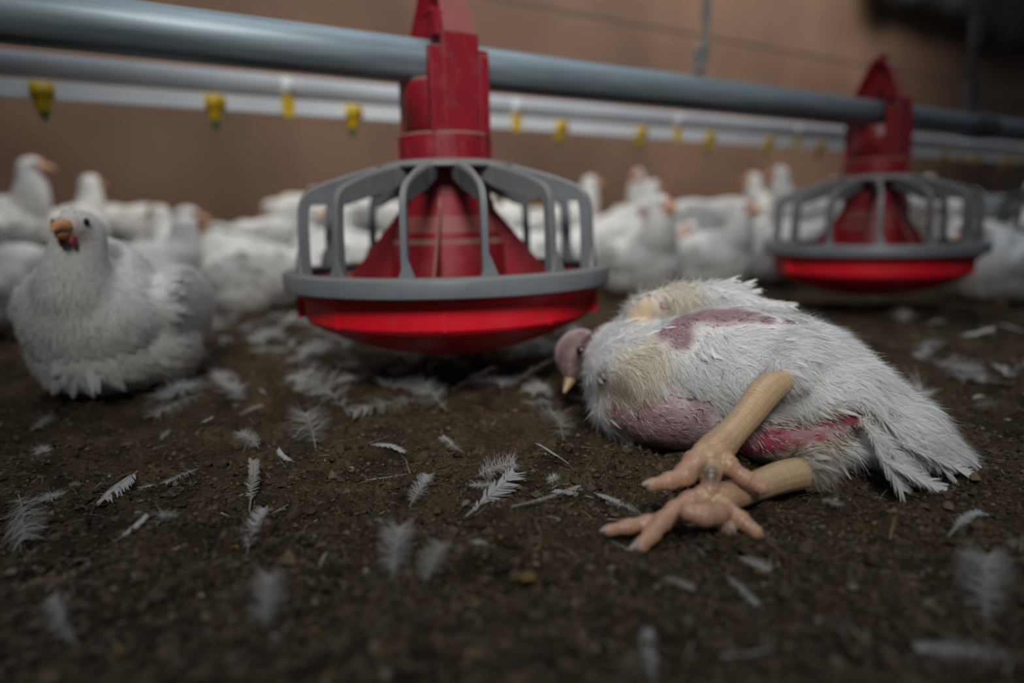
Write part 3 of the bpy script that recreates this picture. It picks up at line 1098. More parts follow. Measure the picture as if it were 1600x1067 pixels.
bm = bmesh.new()
ell(bm, hl(.000, -.004, .053), (.095, .061, .053), HM)
ell(bm, hl(-.060, .000, .046), (.060, .052, .045), HM)
ell(bm, hl(-.048, .016, .029), (.066, .044, .032), HM)
ell(bm, hl(.052, .004, .042), (.070, .054, .042), HM @ Matrix.Rotation(R(16), 3, 'Y'))
ell(bm, hl(.098, .006, .026), (.050, .044, .028), HM @ Matrix.Rotation(R(22), 3, 'Y'))
ell(bm, hl(.124, .004, .013), (.036, .030, .013), HM @ Matrix.Rotation(R(18), 3, 'Y'))
ell(bm, hl(.040, .032, .020), (.060, .034, .021), HM)
# thigh that carries the raised leg, pointing at the viewer
HOCK = at(1213, 594, .448)
tube(bm, [hl(.040, -.004, .064), hl(.036, .030, .070), HOCK + HU * -.016 + HA * .004], [.034, .027, .0125], 16, 5)
# lower thigh on the litter
tube(bm, [hl(.060, .020, .028), at(1262, 735, .452)], [.030, .012], 14, 4)
# neck, going back to the head on the litter
HEAD = at(907, 556, .650)
nk = [hl(-.080, -.010, .046), at(962, 560, .615), at(935, 562, .635), HEAD]
tube(bm, nk, [.046, .034, .026, .019], 18, 6)
HD = (at(878, 604, .628) - HEAD).normalized()
ell(bm, HEAD, (.0250, .0235, .0265), None)
ell(bm, HEAD + HD * .014, (.0150, .0150, .0150), None)
# folded wing lying along the top of the back
wp = [at(992, 500, .585), at(1006, 484, .580), at(1050, 470, .572), at(1100, 463, .562), at(1145, 465, .552), at(1185, 480, .540)]
tube(bm, wp, [.0105, .0125, .0120, .0105, .0090, .0060], 14, 5)
tube(bm, [at(1008, 500, .590), at(1060, 492, .585), at(1110, 482, .575)], [.012, .016, .014], 12, 4)
hen_me = remesh(bm, 'hen_body', .0026, 6)
bvh = BVHTree.FromPolygons([v.co for v in hen_me.vertices], [p.vertices for p in hen_me.polygons])
ORI = Vector((0, 0, CAMZ))


def hit(px, py):
    loc, nrm, idx, d = bvh.ray_cast(ORI, ray(px, py).normalized())
    return loc


def blob(V, pts, gain=1.0):
    """soft mask around surface points given as (px, py, radius in metres)"""
    out = np.zeros(len(V))
    for px, py, r in pts:
        h = hit(px, py)
        if h is None:
            continue
        r = r * gain
        d = np.linalg.norm(V - np.array(h), axis=1)
        out = np.maximum(out, np.clip((r * 1.35 - d) / (r * .7), 0, 1))
    return out


BARE = [(965, 650, .011), (985, 668, .014), (1010, 650, .012), (1040, 652, .014), (1040, 690, .015), (1005, 700, .014), (1075, 665, .015), (1085, 705, .014), (1115, 690, .013), (1150, 690, .013),
        (1185, 690, .011), (1215, 688, .010), (1245, 682, .009), (1275, 674, .009), (1305, 664, .008), (1330, 652, .006),
        (1075, 496, .012), (1105, 490, .013), (1138, 490, .013), (1168, 494, .009), (1060, 512, .011), (1065, 530, .008), (1195, 499, .006), (1235, 504, .004), (1040, 520, .008),
        (995, 500, .009), (1010, 486, .008), (1040, 478, .005), (908, 545, .026), (895, 575, .020), (905, 590, .020)]
HEADP = [(908, 545, .022), (895, 575, .020), (905, 590, .018), (922, 560, .012)]
CRIM = [(1140, 700, .013), (1180, 692, .014), (1220, 690, .013), (1250, 684, .011), (1285, 672, .012), (1320, 658, .011), (1340, 645, .006)]
YELL = [(995, 497, .012), (1012, 480, .010), (1045, 490, .007), (1075, 480, .006)]
MUD = [(1190, 745, .020), (1240, 735, .017), (1290, 725, .014), (1150, 735, .016), (1110, 735, .014), (960, 610, .014), (975, 625, .014), (1010, 618, .010), (1040, 730, .014), (1330, 740, .016), (940, 600, .012)]
CREAM = [(990, 570, .022), (1010, 560, .02), (1005, 480, .014), (1030, 470, .02), (1060, 466, .015)]

V, N, T = mesh_np(hen_me)
nz = vnoise(V / .011) * .55 + vnoise(V / .0045) * .35
bare = np.clip(blob(V, BARE, 1.28) + nz * .38, 0, 1)
crim = np.clip(blob(V, CRIM, 1.2) + nz * .3, 0, 1) * np.clip(blob(V, CRIM, 1.2) * 3, 0, 1)
yell = blob(V, YELL)
mud = blob(V, MUD)
SK_P = np.array((0.27, 0.155, 0.175))
SK_C = np.array((0.27, 0.042, 0.070))
SK_Y = np.array((0.56, 0.42, 0.28))
under = np.clip((.024 - V[:, 2]) / .02, 0, 1)
skin = SK_P * (1 - crim[:, None]) + SK_C * crim[:, None]
skin = skin * (1 - yell[:, None]) + SK_Y * yell[:, None]
hp_ = blob(V, HEADP, 1.2)[:, None]
skin = skin * (1 - hp_) + np.array((.155, .098, .092)) * hp_  # head skin darkened: the pan's shadow is put into the colour
skin *= (1 + nz * .22)[:, None]
base = np.array((0.74, 0.70, 0.67)) * (1 - .0 * under[:, None])
col = base * (1 - bare[:, None]) + skin * bare[:, None]
dm = np.clip(mud * (.55 + nz), 0, .8)
col = col * (1 - dm[:, None]) + np.array((.20, .15, .10)) * dm[:, None]
set_col(hen_me, col)
HB = Vector((HC.x, HC.y, 0))
hen = thing('chicken', HB, 'white chicken collapsed on its side in front, bare pink belly toward the viewer', 'chicken')
hen_parts = []


def hen_part(name, me, mt, label=None, smooth=True, kind=None, parent=None):
    me.transform(Matrix.Translation(-HB))
    o = mesh_obj(name, me, mt, parent or hen, smooth)
    if label:
        o['label'] = label
    if kind:
        o['kind'] = kind
    return o


# ---- down and small feathers
feath = np.clip(1.0 - bare * 2.2, 0, 1)
hang = blob(V, [(x, y - 22, r_) for x, y, r_ in BARE[:22]], 1.0)          # short down just above the bare skin
headm = np.clip((.033 - np.linalg.norm(V - np.array(HEAD), axis=1)) / .01, 0, 1)
feath *= (1 - headm)
wsum = feath * (V[:, 2] > .002)


def hen_dir(P, Nn, lift, spread):
    A_ = np.array(HA)
    D = A_[None] * 1.0 + np.array((0, 0, -.42))[None] + np.array(HU)[None] * .10
    D = np.repeat(D, len(P), 0) + rng.normal(0, spread, P.shape)
    # clumped swirl
    sw = np.stack([vnoise(P / .018 + 5), vnoise(P / .018 + 15), vnoise(P / .018 + 25)], 1)
    D = D + sw * .9
    D = unit(D - Nn * (D * Nn).sum(1, keepdims=True))
    return unit(D + Nn * lift)


def hen_col(P, wv):
    n1 = vnoise(P / .012) * .5 + vnoise(P / .005) * .4
    c = np.tile(np.array((0.90, 0.905, 0.90)), (len(P), 1))
    cr_ = blob(P, CREAM)[:, None] * .62
    c = c * (1 - cr_) + np.array((.70, .62, .44)) * cr_
    md = np.clip(blob(P, MUD) * (.75 + n1 * .9), 0, 1)[:, None] * .8
    c = c * (1 - md) + np.array((.27, .21, .14)) * md
    lowm = np.clip((.018 - P[:, 2]) / .014, 0, 1)[:, None] * .6
    c = c * (1 - lowm) + np.array((.34, .28, .20)) * lowm
    specks = (rng.random(len(P)) < .006)[:, None]
    c = np.where(specks, np.array((.07, .055, .045)), c)
    return np.clip(c * rng.uniform(.90, 1.03, (len(P), 1)), 0, .93)


parts = []
n1 = 700
P, Nn, wv = sample(hen_me, wsum ** 1.5 + 1e-7, n1)
D = hen_dir(P, Nn, rng.uniform(.08, .3, (n1, 1)), .18)
parts.append(strands('x', P - Nn * .001, Nn, D, rng.uniform(.010, .022, n1), rng.uniform(.0022, .0042, n1), -Nn * .12, hen_col(P, wv), 4, 3, 'leaf', .10))
n2 = 125000
P, Nn, wv = sample(hen_me, wsum + 1e-7, n2)
D = hen_dir(P, Nn, rng.uniform(.10, .75, (n2, 1)), .38)
L_ = rng.uniform(.006, .0165, n2) * np.clip(.25 + wv, .3, 1.1)
parts.append(strands('x', P - Nn * .0008, Nn, D, L_, rng.uniform(.00022, .00050, n2), -Nn * rng.uniform(0, .4, (n2, 1)) + np.array((0, 0, -.1)) + rng.normal(0, .12, (n2, 3)), hen_col(P, wv), 4, 2))
# sparse quills on the bare skin
n3 = 1500
wq = bare * (1 - headm) * (V[:, 2] > .002) * (1 - yell)
P, Nn, wv = sample(hen_me, wq + 1e-7, n3)
D = hen_dir(P, Nn, rng.uniform(.15, .6, (n3, 1)), .3)
cq = np.where((rng.random(n3) < .35)[:, None], np.array((.10, .06, .05)), np.array((.70, .60, .56)))
parts.append(strands('x', P, Nn, D, rng.uniform(.002, .0075, n3), rng.uniform(.0004, .0008, n3), -Nn * .2, cq, 3, 2))
# dirty stuck spikes along the edge of the belly patch
edge = np.clip(blob(V, CRIM + BARE[:16]) * 2, 0, 1) * np.clip(1 - np.abs(bare - .35) * 3, 0, 1)
n4 = 1300
P, Nn, wv = sample(hen_me, edge + 1e-7, n4)
D = hen_dir(P, Nn, rng.uniform(.05, .3, (n4, 1)), .3)
cs = np.array((.55, .47, .38)) * rng.uniform(.25, 1.25, (n4, 1))
parts.append(strands('x', P, Nn, D, rng.uniform(.007, .014, n4), rng.uniform(.0007, .0016, n4), -Nn * .25, np.clip(cs, 0, .8), 3, 2))
Vp, Fp, Cp = join_np(parts)
Vp[:, 2] = np.maximum(Vp[:, 2], -.002)
hen_part('plumage', np_mesh('hen_plumage', Vp, Fp, Cp), M['plume'], 'white down with pink bare patches', smooth=False, kind='stuff')


hen_part('body', hen_me, M['skin'])


# ---- long feathers: rachis and barbs
def feather_np(L, W, curl=0.0, bendx=0.0, down=0.25, n=44, seed=0, gap=0.1, tip=.8, col=(.82, .82, .80), fluff=0.0, root=.12, arch=0.0):
    """one feather along +X, vane in XY, curving up in Z by curl"""
    g = np.random.default_rng(seed)
    ts = np.linspace(0, 1, 22)

    def axis(t):
        t = np.asarray(t, float)
        return np.stack([L * (t - .18 * abs(bendx) * t ** 2), L * bendx * t ** 2 * .5, L * curl * t ** 2 * .6 + L * arch * 4 * t * (1 - t)], -1)
    C = axis(ts)
    rw = L * .011 * (1 - .9 * ts) * (1 - .55 * min(1, fluff * 2 + (down > .5) * .6)) + .00009
    Vs, Fs, Cs, off = [], [], [], 0
    k = 5
    a = np.arange(k) / k * 2 * np.pi
    ring = np.stack([np.zeros(k), np.cos(a), np.sin(a)], 1)
    Vr = (C[:, None] + ring[None] * rw[:, None, None]).reshape(-1, 3)
    i = np.arange(21)[:, None] * k + np.arange(k)[None]
    j = np.arange(21)[:, None] * k + (np.arange(k)[None] + 1) % k
    Fr = np.stack([i, j, j + k, i + k], -1).reshape(-1, 4)
    Vs.append(Vr)
    Fs.append(Fr)
    Cs.append(np.tile(np.array((.78, .74, .66)) * (np.mean(col) / .82) * .85, (len(Vr), 1)))
    off = len(Vr)
    for sd_ in (-1, 1):
        t0 = np.linspace(root, .985, n) + g.normal(0, .004, n)
        keep = g.random(n) > gap
        t0 = np.clip(t0[keep], 0, .99)
        m_ = len(t0)
        shape = np.minimum(1, ((t0 - root * .8) / .22).clip(0.05) ** .6) * (1 - np.clip((t0 - tip) / (1.03 - tip), 0, 1) ** 2) ** .5
        bl = W * .5 * shape * g.uniform(.8, 1.1, m_) * (.92 if sd_ < 0 else 1.05)
        loose = np.clip((down - t0) / max(down, .01), 0, 1) + fluff
        ang_ = R(38) + loose * .7 + g.normal(0, .05 + .25 * loose, m_)
        clump = np.sin(t0 * 40 + sd_) * .12
        ang_ = ang_ + clump
        dirv = np.stack([np.cos(ang_), sd_ * np.sin(ang_), g.normal(0, .05, m_) + loose * g.normal(.1, .35, m_)], 1)
        P0 = axis(t0)
        bw = L * (.56 / n) * (1 - .72 * np.clip(loose, 0, 1)) + .00006
        u = np.linspace(0, 1, 5)
        bend = np.stack([np.full(m_, .35), np.full(m_, -sd_ * .15), -np.full(m_, .18) + loose * g.normal(0, .35, m_)], 1)
        Cb = P0[:, None] + bl[:, None, None] * (dirv[:, None] * u[None, :, None] + bend[:, None] * (u ** 2)[None, :, None] * .5)
        wv_ = (bw[:, None] * (1 - .8 * u ** 1.4)[None])
        perp = np.stack([np.sin(ang_), -sd_ * np.cos(ang_), g.normal(0, .15, m_)], 1)
        Vb = np.stack([Cb - perp[:, None] * wv_[:, :, None], Cb + perp[:, None] * wv_[:, :, None]], 2).reshape(-1, 3)
        b0 = np.arange(m_)[:, None] * 10 + np.arange(4)[None] * 2 + off
        Fb = np.stack([b0, b0 + 1, b0 + 3, b0 + 2], -1).reshape(-1, 4)
        Vs.append(Vb)
        Fs.append(Fb)
        cc = np.repeat(np.array(col)[None] * g.uniform(.85, 1.05, (m_, 1)), 10, 0)
        Cs.append(cc)
        off += len(Vb)
    return np.concatenate(Vs), np.concatenate(Fs), np.clip(np.concatenate(Cs), 0, .9)


def orient(Vf, p0, p1, upv, scale=None):
    """lay feather (+X) from p0 to p1 with its flat side facing upv"""
    p0, p1, upv = Vector(p0), Vector(p1), Vector(upv)
    x = (p1 - p0).normalized()
    y = upv.cross(x).normalized()
    z = x.cross(y)
    Mx = np.array(Matrix((x, y, z)).transposed())
    return Vf @ Mx.T + np.array(p0)


# tail fan, right end: smooth long feathers running down to the litter
TAILF = [((1330, 590, .470), (1440, 655, .465), .030, 0), ((1350, 600, .460), (1462, 690, .455), .032, 1), ((1345, 625, .452), (1480, 725, .448), .030, 2),
         ((1360, 640, .448), (1500, 735, .446), .028, 3), ((1340, 650, .440), (1450, 752, .440), .030, 4), ((1355, 670, .436), (1420, 765, .436), .030, 5),
         ((1390, 640, .452), (1520, 738, .452), .022, 6), ((1400, 690, .440), (1545, 742, .447), .018, 7), ((1380, 720, .434), (1490, 768, .434), .024, 8)]
for px0, px1, wd, sd_ in TAILF:
    p0, p1 = at(*px0), at(*px1)
    L_ = (p1 - p0).length
    Vf, Ff, Cf = feather_np(L_, wd, curl=-.12, bendx=.05 * (-1) ** sd_, down=.15, n=60, seed=100 + sd_, gap=.03, tip=.72, root=.02)
    upv = (ORI - p0).normalized() * .8 + Vector((.3, 0, .8))
    o = hen_part('tail_feather', np_mesh('tail_feather', orient(Vf, p0, p1, upv), Ff, Cf), M['plume'], smooth=True)
# wing feathers on top
WINGF = [((1000, 480, .585), (1085, 452, .572), .022), ((1030, 470, .580), (1120, 446, .565), .022), ((1060, 466, .574), (1150, 442, .560), .024), ((1080, 462, .570), (1176, 447, .556), .022),
         ((1110, 462, .566), (1186, 458, .552), .016), ((1120, 465, .562), (1240, 475, .545), .026), ((1150, 465, .556), (1290, 508, .532), .028), ((1090, 474, .572), (1180, 470, .556), .018),
         ((1190, 476, .545), (1320, 535, .520), .026), ((1240, 492, .535), (1360, 575, .505), .028), ((1290, 520, .522), (1400, 610, .490), .028), ((1010, 488, .588), (1100, 470, .575), .016)]
for k, (px0, px1, wd) in enumerate(WINGF):
    p0, p1 = at(*px0), at(*px1)
    L_ = (p1 - p0).length
    Vf, Ff, Cf = feather_np(L_, wd, curl=.10 if k < 5 else -.10, bendx=.05, down=.15, n=50, seed=200 + k, gap=.04, tip=.74, root=.02, col=(.84, .83, .80) if k > 1 else (.78, .72, .60))
    hen_part('wing_feather', np_mesh('wing_feather', orient(Vf, p0, p1, Vector((0, -.5, 1))), Ff, Cf), M['plume'])

# ---- legs and feet
LEGC = np.array((0.56, 0.385, 0.225))


def leg_mesh(name, tubes, extra=None, pads=None):
    bm = bmesh.new()
    for k, (pts, rad) in enumerate(tubes):
        if k == 0:
            tube(bm, [at(*p) for p in pts], [r_ * 1.02 for r_ in rad], 14, 6)
            continue
        q = catmull([(*at(*p), r_ * .84) for p, r_ in zip(pts, rad)], 8)
        s_ = np.concatenate([[0], np.cumsum(np.linalg.norm(np.diff(q[:, :3], axis=0), axis=1))])
        kn = 1 + .09 * np.cos(s_ / .0115 * 2 * np.pi + 1.0)                  # knuckle pads along the toe
        tube(bm, q[:, :3], q[:, 3] * kn, 14, 1)
    for c, r in (extra or []):
        ell(bm, at(*c), r)
    me = remesh(bm, name, .0008, 2)
    Vl, Nl, Tl = mesh_np(me)
    z = vnoise(Vl / .006) * .5 + vnoise(Vl / .0022) * .4
    # toes are pinker than the shank
    toe = np.clip((.085 - np.abs(Vl[:, 2])) / .03, 0, 1)
    q0 = catmull([tuple(at(*p)) for p in tubes[0][0]], 8)
    end = np.array(at(*tubes[0][0][-2]))
    dsh = np.linalg.norm(Vl[:, None] - q0[None], axis=2).min(1)
    toe = 1 - np.clip((np.linalg.norm(Vl - end, axis=1) - .006) / .014, 0, 1) * (dsh < .014)
    c = LEGC * (1 - toe[:, None]) + np.array((.55, .315, .205)) * toe[:, None]
    c = c * (1 + .16 * z)[:, None]
    dk = np.clip((z - .42) * 3, 0, 1)[:, None] * .45
    c = c * (1 - dk) + np.array((.28, .17, .11)) * dk
    for (px, py, d_), r_ in (pads or []):
        k_ = np.clip((r_ - np.linalg.norm(Vl - np.array(at(px, py, d_)), axis=1)) / (r_ * .5), 0, 1)[:, None] * .9
        c = c * (1 - k_) + np.array((.16, .11, .08)) * k_
    # rows of scutes and toe creases: shallow rings across each limb
    ring = np.zeros(len(Vl))
    best = np.full(len(Vl), 9.0)
    for pts, rad in tubes:
        q = catmull([tuple(at(*p)) for p in pts], 14)
        s_ = np.concatenate([[0], np.cumsum(np.linalg.norm(np.diff(q, axis=0), axis=1))])
        dd = np.linalg.norm(Vl[:, None, :] - q[None], axis=2)
        j = dd.argmin(1)
        dm_ = dd[np.arange(len(Vl)), j]
        # fractional position along the limb
        jn = np.clip(j, 0, len(q) - 2)
        seg = q[jn + 1] - q[jn]
        fr = ((Vl - q[jn]) * seg).sum(1) / ((seg ** 2).sum(1) + 1e-12)
        sv = s_[jn] + fr * np.linalg.norm(seg, axis=1)
        u_ = dm_ < best
        best = np.where(u_, dm_, best)
        ring = np.where(u_, sv, ring)
    saw = (ring / .0030 + z * .25) % 1.0
    groove = np.clip(1 - np.minimum(saw, 1 - saw) / .16, 0, 1)
    c = c * (1 - .30 * groove[:, None])  # grooves also darkened: crease shade painted into the colour
    Vn = Vl - Nl * (groove * .00028)[:, None]
    me.vertices.foreach_set('co', Vn.astype(np.float32).ravel())
    me.update()
    set_col(me, np.clip(c, 0, .9))
    return me


def claw_mesh(p0, p1, r):
    bm = bmesh.new()
    a, b_ = at(*p0), at(*p1)
    tube(bm, [a, (a + b_) / 2 + Vector((0, 0, .0008)), b_], [r, r * .75, r * .25], 8, 4)
    return bm_mesh('claw', bm)


leg1 = leg_mesh('leg', [
    ([(1222, 596, .452), (1196, 612, .446), (1168, 648, .434), (1140, 680, .424), (1116, 706, .414), (1106, 724, .408)], [.0080, .0104, .0094, .0092, .0112, .0105]),
    ([(1100, 708, .408), (1082, 728, .402), (1066, 744, .397), (1040, 753, .392), (1016, 758, .389)], [.0088, .0092, .0075, .0058, .0042]),
    ([(1122, 708, .408), (1140, 728, .403), (1160, 744, .400), (1178, 756, .398), (1192, 764, .397)], [.0085, .0068, .0058, .0052, .0042]),
    ([(1108, 716, .406), (1110, 742, .400), (1108, 764, .396), (1104, 778, .394)], [.0090, .0076, .0070, .0058]),
], pads=[((1110, 740, .392), .0088)])
l1 = hen_part('leg', leg1, M['leg'], 'raised yellowish leg with spread toes')
for a, b_, r in (((1022, 757, .390), (1004, 757, .386), .0030), ((1186, 760, .397), (1199, 768, .396), .0030)):
    hen_part('claw', claw_mesh(a, b_, r), M['claw'], parent=l1)
leg2 = leg_mesh('leg', [
    ([(1262, 738, .455), (1226, 744, .440), (1184, 758, .425), (1142, 774, .408), (1108, 784, .398)], [.0108, .0104, .0092, .0090, .0098]),
    ([(1098, 778, .396), (1066, 790, .390), (1035, 815, .381), (1012, 842, .371), (996, 858, .366)], [.0092, .0074, .0066, .0058, .0044]),
    ([(1064, 798, .388), (1030, 812, .385), (985, 822, .382), (950, 829, .379)], [.0060, .0056, .0052, .0038]),
    ([(1112, 778, .396), (1136, 796, .388), (1160, 815, .381), (1182, 832, .376)], [.0082, .0068, .0060, .0046]),
    ([(1128, 800, .382), (1112, 806, .370), (1090, 803, .367), (1073, 799, .368)], [.0066, .0072, .0070, .0058]),
    ([(1118, 806, .390), (1132, 820, .384), (1140, 828, .381)], [.0062, .0056, .0044]),
])
l2 = hen_part('leg', leg2, M['leg'], 'lower leg lying on the litter, toes spread')
for a, b_, r in (((1002, 852, .367), (984, 858, .363), .0030), ((956, 828, .380), (938, 830, .377), .0028), ((1178, 829, .376), (1192, 838, .374), .0031), ((1140, 824, .380), (1148, 832, .377), .0036)):
    hen_part('claw', claw_mesh(a, b_, r), M['claw'], parent=l2)
# ---- head details
bm = bmesh.new()
tip = at(882, 612, .632)
tube(bm, [HEAD + HD * .016, HEAD * .35 + tip * .65, tip], [.0085, .0060, .0018], 12, 4)
hen_part('beak', bm_mesh('beak', bm), M['dullbeak'])
ev = (ORI - HEAD).normalized()
_loc = hit(908, 549)
bm = bmesh.new()
ell(bm, _loc - ev * .0005, (.0042, .0038, .0048))
hen_part('eye', bm_mesh('eye', bm), M['eye'])

# ------------------------------------------------------------------ loose feathers on the litter
STY = {
    'vane': dict(w=.26, down=.3, gap=.08, n=60, tip=.75, curl=.05, arch=.02),
    'plume': dict(w=.34, down=.95, gap=.2, n=80, tip=.8, curl=.10, arch=.03, fluff=.25),
    'fluff': dict(w=.60, down=1.4, gap=.1, n=110, tip=.85, curl=.15, arch=.08, fluff=.5),
    'quill': dict(w=.07, down=.3, gap=.55, n=40, tip=.9, curl=.03, arch=.02),
    'curl': dict(w=.24, down=.4, gap=.12, n=60, tip=.8, curl=.10, arch=.13),
    'comb': dict(w=.42, down=.15, gap=.38, n=34, tip=.85, curl=.12, arch=.05),
}


def feather(p0, p1, style, label, group, seed, h0=.0025, h1=.004, col=(.80, .80, .78), bend=0.0, rolln=(0, 0, 1)):
    st = dict(STY[style])
    a, b_ = ground(*p0), ground(*p1)
    a.z, b_.z = gz(a.x, a.y) + h0, gz(b_.x, b_.y) + h1
    L_ = (b_ - a).length
    Vf, Ff, Cf = feather_np(L_, L_ * st.pop('w'), bendx=bend, seed=seed, col=col, **st)
    Vw = orient(Vf, a, b_, Vector(rolln).normalized())
    floor_z = gh(Vw[:, 0], Vw[:, 1]) + .0004
    Vw[:, 2] = np.maximum(Vw[:, 2], floor_z)
    me = np_mesh('feather', Vw - np.array(a)[None], Ff, Cf)
    o = mesh_obj('feather', me, M['plume'])
    o.location = a
    return tag(o, label, 'feather', group)


FG = 'loose feathers lying in front of the feeders'
FEATHERS = [
    ((318, 612), (228, 652), 'plume', 'long fuzzy white feather lying below and right of the nearest resting hen'),
    ((215, 735), (172, 778), 'comb', 'spiky white feather with spread barbs, leftmost of the sharp ones'),
    ((310, 728), (258, 757), 'plume', 'pale wispy feather right of the leftmost spiky one'),
    ((388, 782), (410, 732), 'curl', 'white feather bent into a hook on the litter, left of centre'),
    ((370, 762), (398, 770), 'vane', 'short white feather lying just left of the hooked feather'),
    ((493, 700), (478, 664), 'fluff', 'small tufted feather on an upright shaft below the left end of the pan'),
    ((660, 622), (538, 658), 'plume', 'long wispy feather lying below the front pan'),
    ((545, 645), (506, 586), 'plume', 'pale blurred plume rising left of the long wispy feather under the pan'),
    ((578, 704), (634, 712), 'curl', 'thin curved pale feather in the hollow below the front pan'),
    ((634, 735), (578, 768), 'quill', 'short white quill slanting on the litter, centre'),
    ((742, 742), (808, 740), 'fluff', 'fluffy white down clump in the centre, left of the hen\'s feet'),
    ((728, 806), (815, 752), 'comb', 'large white feather with combed out barbs, in the centre'),
    ((800, 816), (924, 776), 'quill', 'long bare white quill pointing at the hen\'s feet'),
    ((926, 778), (868, 756), 'vane', 'small white feather above the long bare quill'),
    ((928, 772), (966, 792), 'vane', 'small barred looking white feather left of the raised foot'),
    ((1012, 792), (952, 778), 'plume', 'wispy grey white feather beside the toes at left'),
    ((640, 800), (668, 758), 'plume', 'thin upright pale feather left of the combed out one'),
    ((722, 706), (684, 694), 'plume', 'grey downy feather in the shaded hollow under the pan'),
    ((880, 690), (862, 660), 'fluff', 'ragged pale tuft beside the hen\'s breast'),
    ((415, 1002), (440, 944), 'fluff', 'blurred white tuft at the bottom, left of centre'),
    ((612, 905), (622, 852), 'fluff', 'blurred pale tuft below the centre, left one of the two together'),
    ((664, 922), (682, 882), 'fluff', 'blurred bluish white tuft below the centre, right one of the two together'),
    ((500, 898), (506, 872), 'vane', 'tiny bright blurred feather below the hooked one'),
    ((385, 852), (398, 808), 'plume', 'pale blurred feather standing below the hooked feather'),
    ((2, 922), (122, 878), 'quill', 'long blurred quill at the lower left edge'),
    ((1598, 1046), (1432, 992), 'plume', 'large blurred white feather in the lower right corner'),
    ((1546, 948), (1512, 876), 'fluff', 'blurred white feather above the large one in the lower right corner'),
    ((1074, 842), (1092, 884), 'curl', 'grey curled feather just under the hen\'s toes'),
    ((1134, 880), (1176, 924), 'plume', 'white feather slanting down to the right below the toes'),
    ((1150, 854), (1208, 884), 'plume', 'pale feather right of the lower foot'),
    ((1032, 914), (1084, 924), 'plume', 'flat white feather below the hen\'s left toes'),
    ((1342, 952), (1268, 966), 'plume', 'blurred grey white feather at the bottom, right of centre'),
    ((1482, 838), (1524, 804), 'curl', 'pale curved feather right of the tail, below it'),
    ((28, 768), (64, 830), 'plume', 'pale grey feather at the left edge, middle height'),
    ((1448, 566), (1522, 592), 'plume', 'white feather on the litter behind the tail'),
    ((1545, 570), (1598, 594), 'vane', 'bright white feather at the right edge behind the tail'),
    ((1518, 636), (1556, 652), 'fluff', 'small white tuft at the right edge above the tail tip'),
    ((1284, 784), (1306, 800), 'fluff', 'grey tuft on the litter under the hen\'s tail'),
    ((700, 640), (650, 600), 'plume', 'blurred pale feather directly under the front pan'),
    ((300, 580), (252, 604), 'fluff', 'white fuzzy clump by the rump of the nearest resting hen'),
    ((820, 590), (770, 606), 'plume', 'grey feather in the pan\'s shadow near the fallen hen\'s beak'),
    ((405, 700), (382, 690), 'fluff', 'grey tuft left below the tufted upright feather'),
    ((82, 640), (62, 668), 'plume', 'faint pale feather below the nearest resting hen\'s breast'),
    ((1024, 1052), (1000, 985), 'plume', 'blurred white feather at the bottom edge under the feet'),
    ((120, 1000), (70, 950), 'plume', 'dim blurred feather near the lower left corner'),
    ((1240, 1000), (1130, 1040), 'quill', 'blurred pale quill at the bottom edge, right of the feet'),
]
for k, (p0, p1, st, lab) in enumerate(FEATHERS):
    tall = st == 'fluff' or lab.startswith(('thin upright', 'pale blurred', 'small tufted', 'white feather bent'))
    feather(p0, p1, st, lab, FG, 300 + k, h1=.010 if tall else .004, bend=random.uniform(-.35, .35),
            col=(.50, .50, .49) if k % 3 else (.42, .41, .37), rolln=(random.uniform(-.5, .5), -.55, 1))

# many small ones strewn behind and beside the feeders: shared shapes
small = []
for k in range(10):
    st = dict(STY[('fluff', 'plume', 'vane', 'curl', 'plume')[k % 5]])
    Vf, Ff, Cf = feather_np(.045, .045 * st.pop('w') * 1.15, bendx=random.uniform(-.5, .5), seed=600 + k, col=(.60, .60, .58), **{**st, 'n': 40})
    if k in (1, 3, 5, 8):
        nb = 260
        dv = unit(rng.normal(0, 1, (nb, 3)) * np.array((1, .8, .5)) + np.array((.3, 0, .25)))
        pb = dv * rng.uniform(0, .006, (nb, 1)) * np.array((1, 1, .5))
        Vf, Ff, Cf = strands('t', pb, unit(np.cross(dv, rng.normal(0, 1, (nb, 3)))), dv, rng.uniform(.008, .018, nb), rng.uniform(.0005, .0012, nb), rng.normal(0, .38, (nb, 3)), np.tile(np.array((.60, .60, .58)), (nb, 1)) * rng.uniform(.8, 1.1, (nb, 1)), 5, 2)
        Vf = Vf * np.array((1, 1, .55))
    me = np_mesh('feather_small', Vf, Ff, Cf)
    me.materials.append(M['plume'])
    small.append(me)
r3 = random.Random(5)
cnt = 0
for zone, num, lab, grp in (
        (lambda: (r3.uniform(225, 900), r3.triangular(462, 640, 515)), 230, 'one of many small white feathers strewn on the litter behind the front pan', 'small white feathers strewn behind the front pan'),
        (lambda: (r3.uniform(1380, 1640), r3.triangular(470, 720, 540)), 17, 'one of the small blurred feathers scattered right of the fallen hen', 'small feathers right of the fallen hen'),
        (lambda: (r3.uniform(-20, 900), r3.uniform(640, 860)), 16, 'one of the tiny pale down scraps scattered on the near litter', 'tiny down scraps on the near litter')):
    for _ in range(num):
        px, py = zone()
        q = ground(px, py)
        o = bpy.data.objects.new('feather', small[r3.randrange(10)])
        link(o)
        sc_ = r3.uniform(.6, 1.5) * (1.0 if py < 640 else .42)
        o.location = (q.x, q.y, gz(q.x, q.y) + .003)
        o.rotation_euler = (r3.uniform(-.7, .7), r3.uniform(-.5, .15), r3.uniform(0, 6.28))
        o.scale = (sc_,) * 3
        tag(o, lab, 'feather', grp)

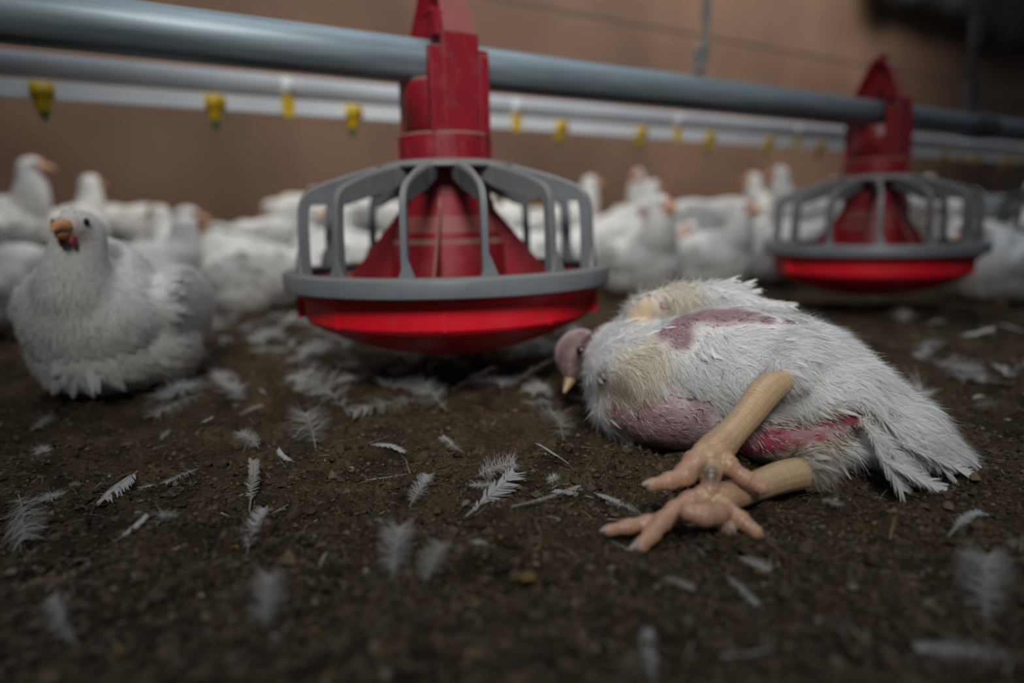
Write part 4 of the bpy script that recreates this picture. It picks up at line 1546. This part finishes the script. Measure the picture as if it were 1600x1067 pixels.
# ------------------------------------------------------------------ crumbs of litter, one mass
nC = 70000
u_, v_ = rng.uniform(-250, 1850, nC), 470 + 620 * rng.random(nC) ** .9
CP = np.array([tuple(ground(a, b_))[:2] for a, b_ in zip(u_, v_)])
sz = np.exp(rng.normal(-7.0, .55, nC))
sz = np.clip(sz, .0004, .0048)
cz = gh(CP[:, 0], CP[:, 1]) + sz * .25
octa = np.array([(1, 0, 0), (-1, 0, 0), (0, 1, 0), (0, -1, 0), (0, 0, 1), (0, 0, -1), (.6, .6, .5), (-.6, .5, .5), (.5, -.6, -.5), (-.6, -.6, .4)], float)
tri = np.array([(0, 2, 6), (2, 4, 6), (4, 0, 6), (2, 1, 7), (1, 4, 7), (4, 2, 7), (0, 5, 8), (5, 3, 8), (3, 0, 8), (1, 3, 9), (3, 4, 9), (4, 1, 9), (0, 4, 3), (2, 5, 1), (0, 2, 5), (1, 5, 3)])
VV = octa[None] * (1 + rng.normal(0, .25, (nC, 10, 3))) * sz[:, None, None] * rng.uniform(.6, 1.5, (nC, 1, 3))
an = rng.uniform(0, 6.28, nC)
ca, sa = np.cos(an)[:, None], np.sin(an)[:, None]
VV = np.stack([VV[:, :, 0] * ca - VV[:, :, 1] * sa, VV[:, :, 0] * sa + VV[:, :, 1] * ca, VV[:, :, 2] * .75], 2)
VV += np.stack([CP[:, 0], CP[:, 1], cz], 1)[:, None]
TT = (tri[None] + (np.arange(nC) * 10)[:, None, None]).reshape(-1, 3)
pal = np.array([(.090, .063, .038), (.125, .090, .056), (.056, .040, .026), (.165, .122, .078), (.10, .082, .060), (.26, .17, .06), (.28, .24, .19)])
pk = rng.choice(7, nC, p=[.31, .25, .24, .09, .09, .008, .012])
crc = np.repeat(pal[pk] * rng.uniform(.45, .95, (nC, 1)), 10, 0)
o = mesh_obj('litter_crumbs', np_mesh('litter_crumbs', VV.reshape(-1, 3), TT, crc), M['crumb'], smooth=False)
tag(o, 'loose brown crumbs of litter covering the barn floor', 'litter', kind='stuff')
# fine straw and down fibres among them
nS = 3000
u_, v_ = rng.uniform(-200, 1800, nS), 470 + 600 * rng.random(nS)
SP_ = np.array([tuple(ground(a, b_))[:2] for a, b_ in zip(u_, v_)])
P = np.stack([SP_[:, 0], SP_[:, 1], gh(SP_[:, 0], SP_[:, 1]) + .0012], 1)
an = rng.uniform(0, 6.28, nS)
D = unit(np.stack([np.cos(an), np.sin(an), rng.normal(.1, .22, nS)], 1))
cS = np.array((.15, .115, .075)) * rng.uniform(.5, 1.5, (nS, 1))
cS = np.where((rng.random(nS) < .08)[:, None], np.array((.36, .35, .33)), cS)
Vs_, Fs_, Cs_ = strands('s', P, np.tile(np.array((0, 0, 1.)), (nS, 1)), D, rng.uniform(.004, .016, nS), rng.uniform(.0004, .0011, nS), rng.normal(0, .25, (nS, 3)) * np.array((1, 1, .3)), cS, 3, 2)
o = mesh_obj('litter_fibres', np_mesh('litter_fibres', Vs_, Fs_, Cs_), M['crumb'], smooth=False)
tag(o, 'fine straw and down fibres mixed through the brown litter', 'litter', kind='stuff')
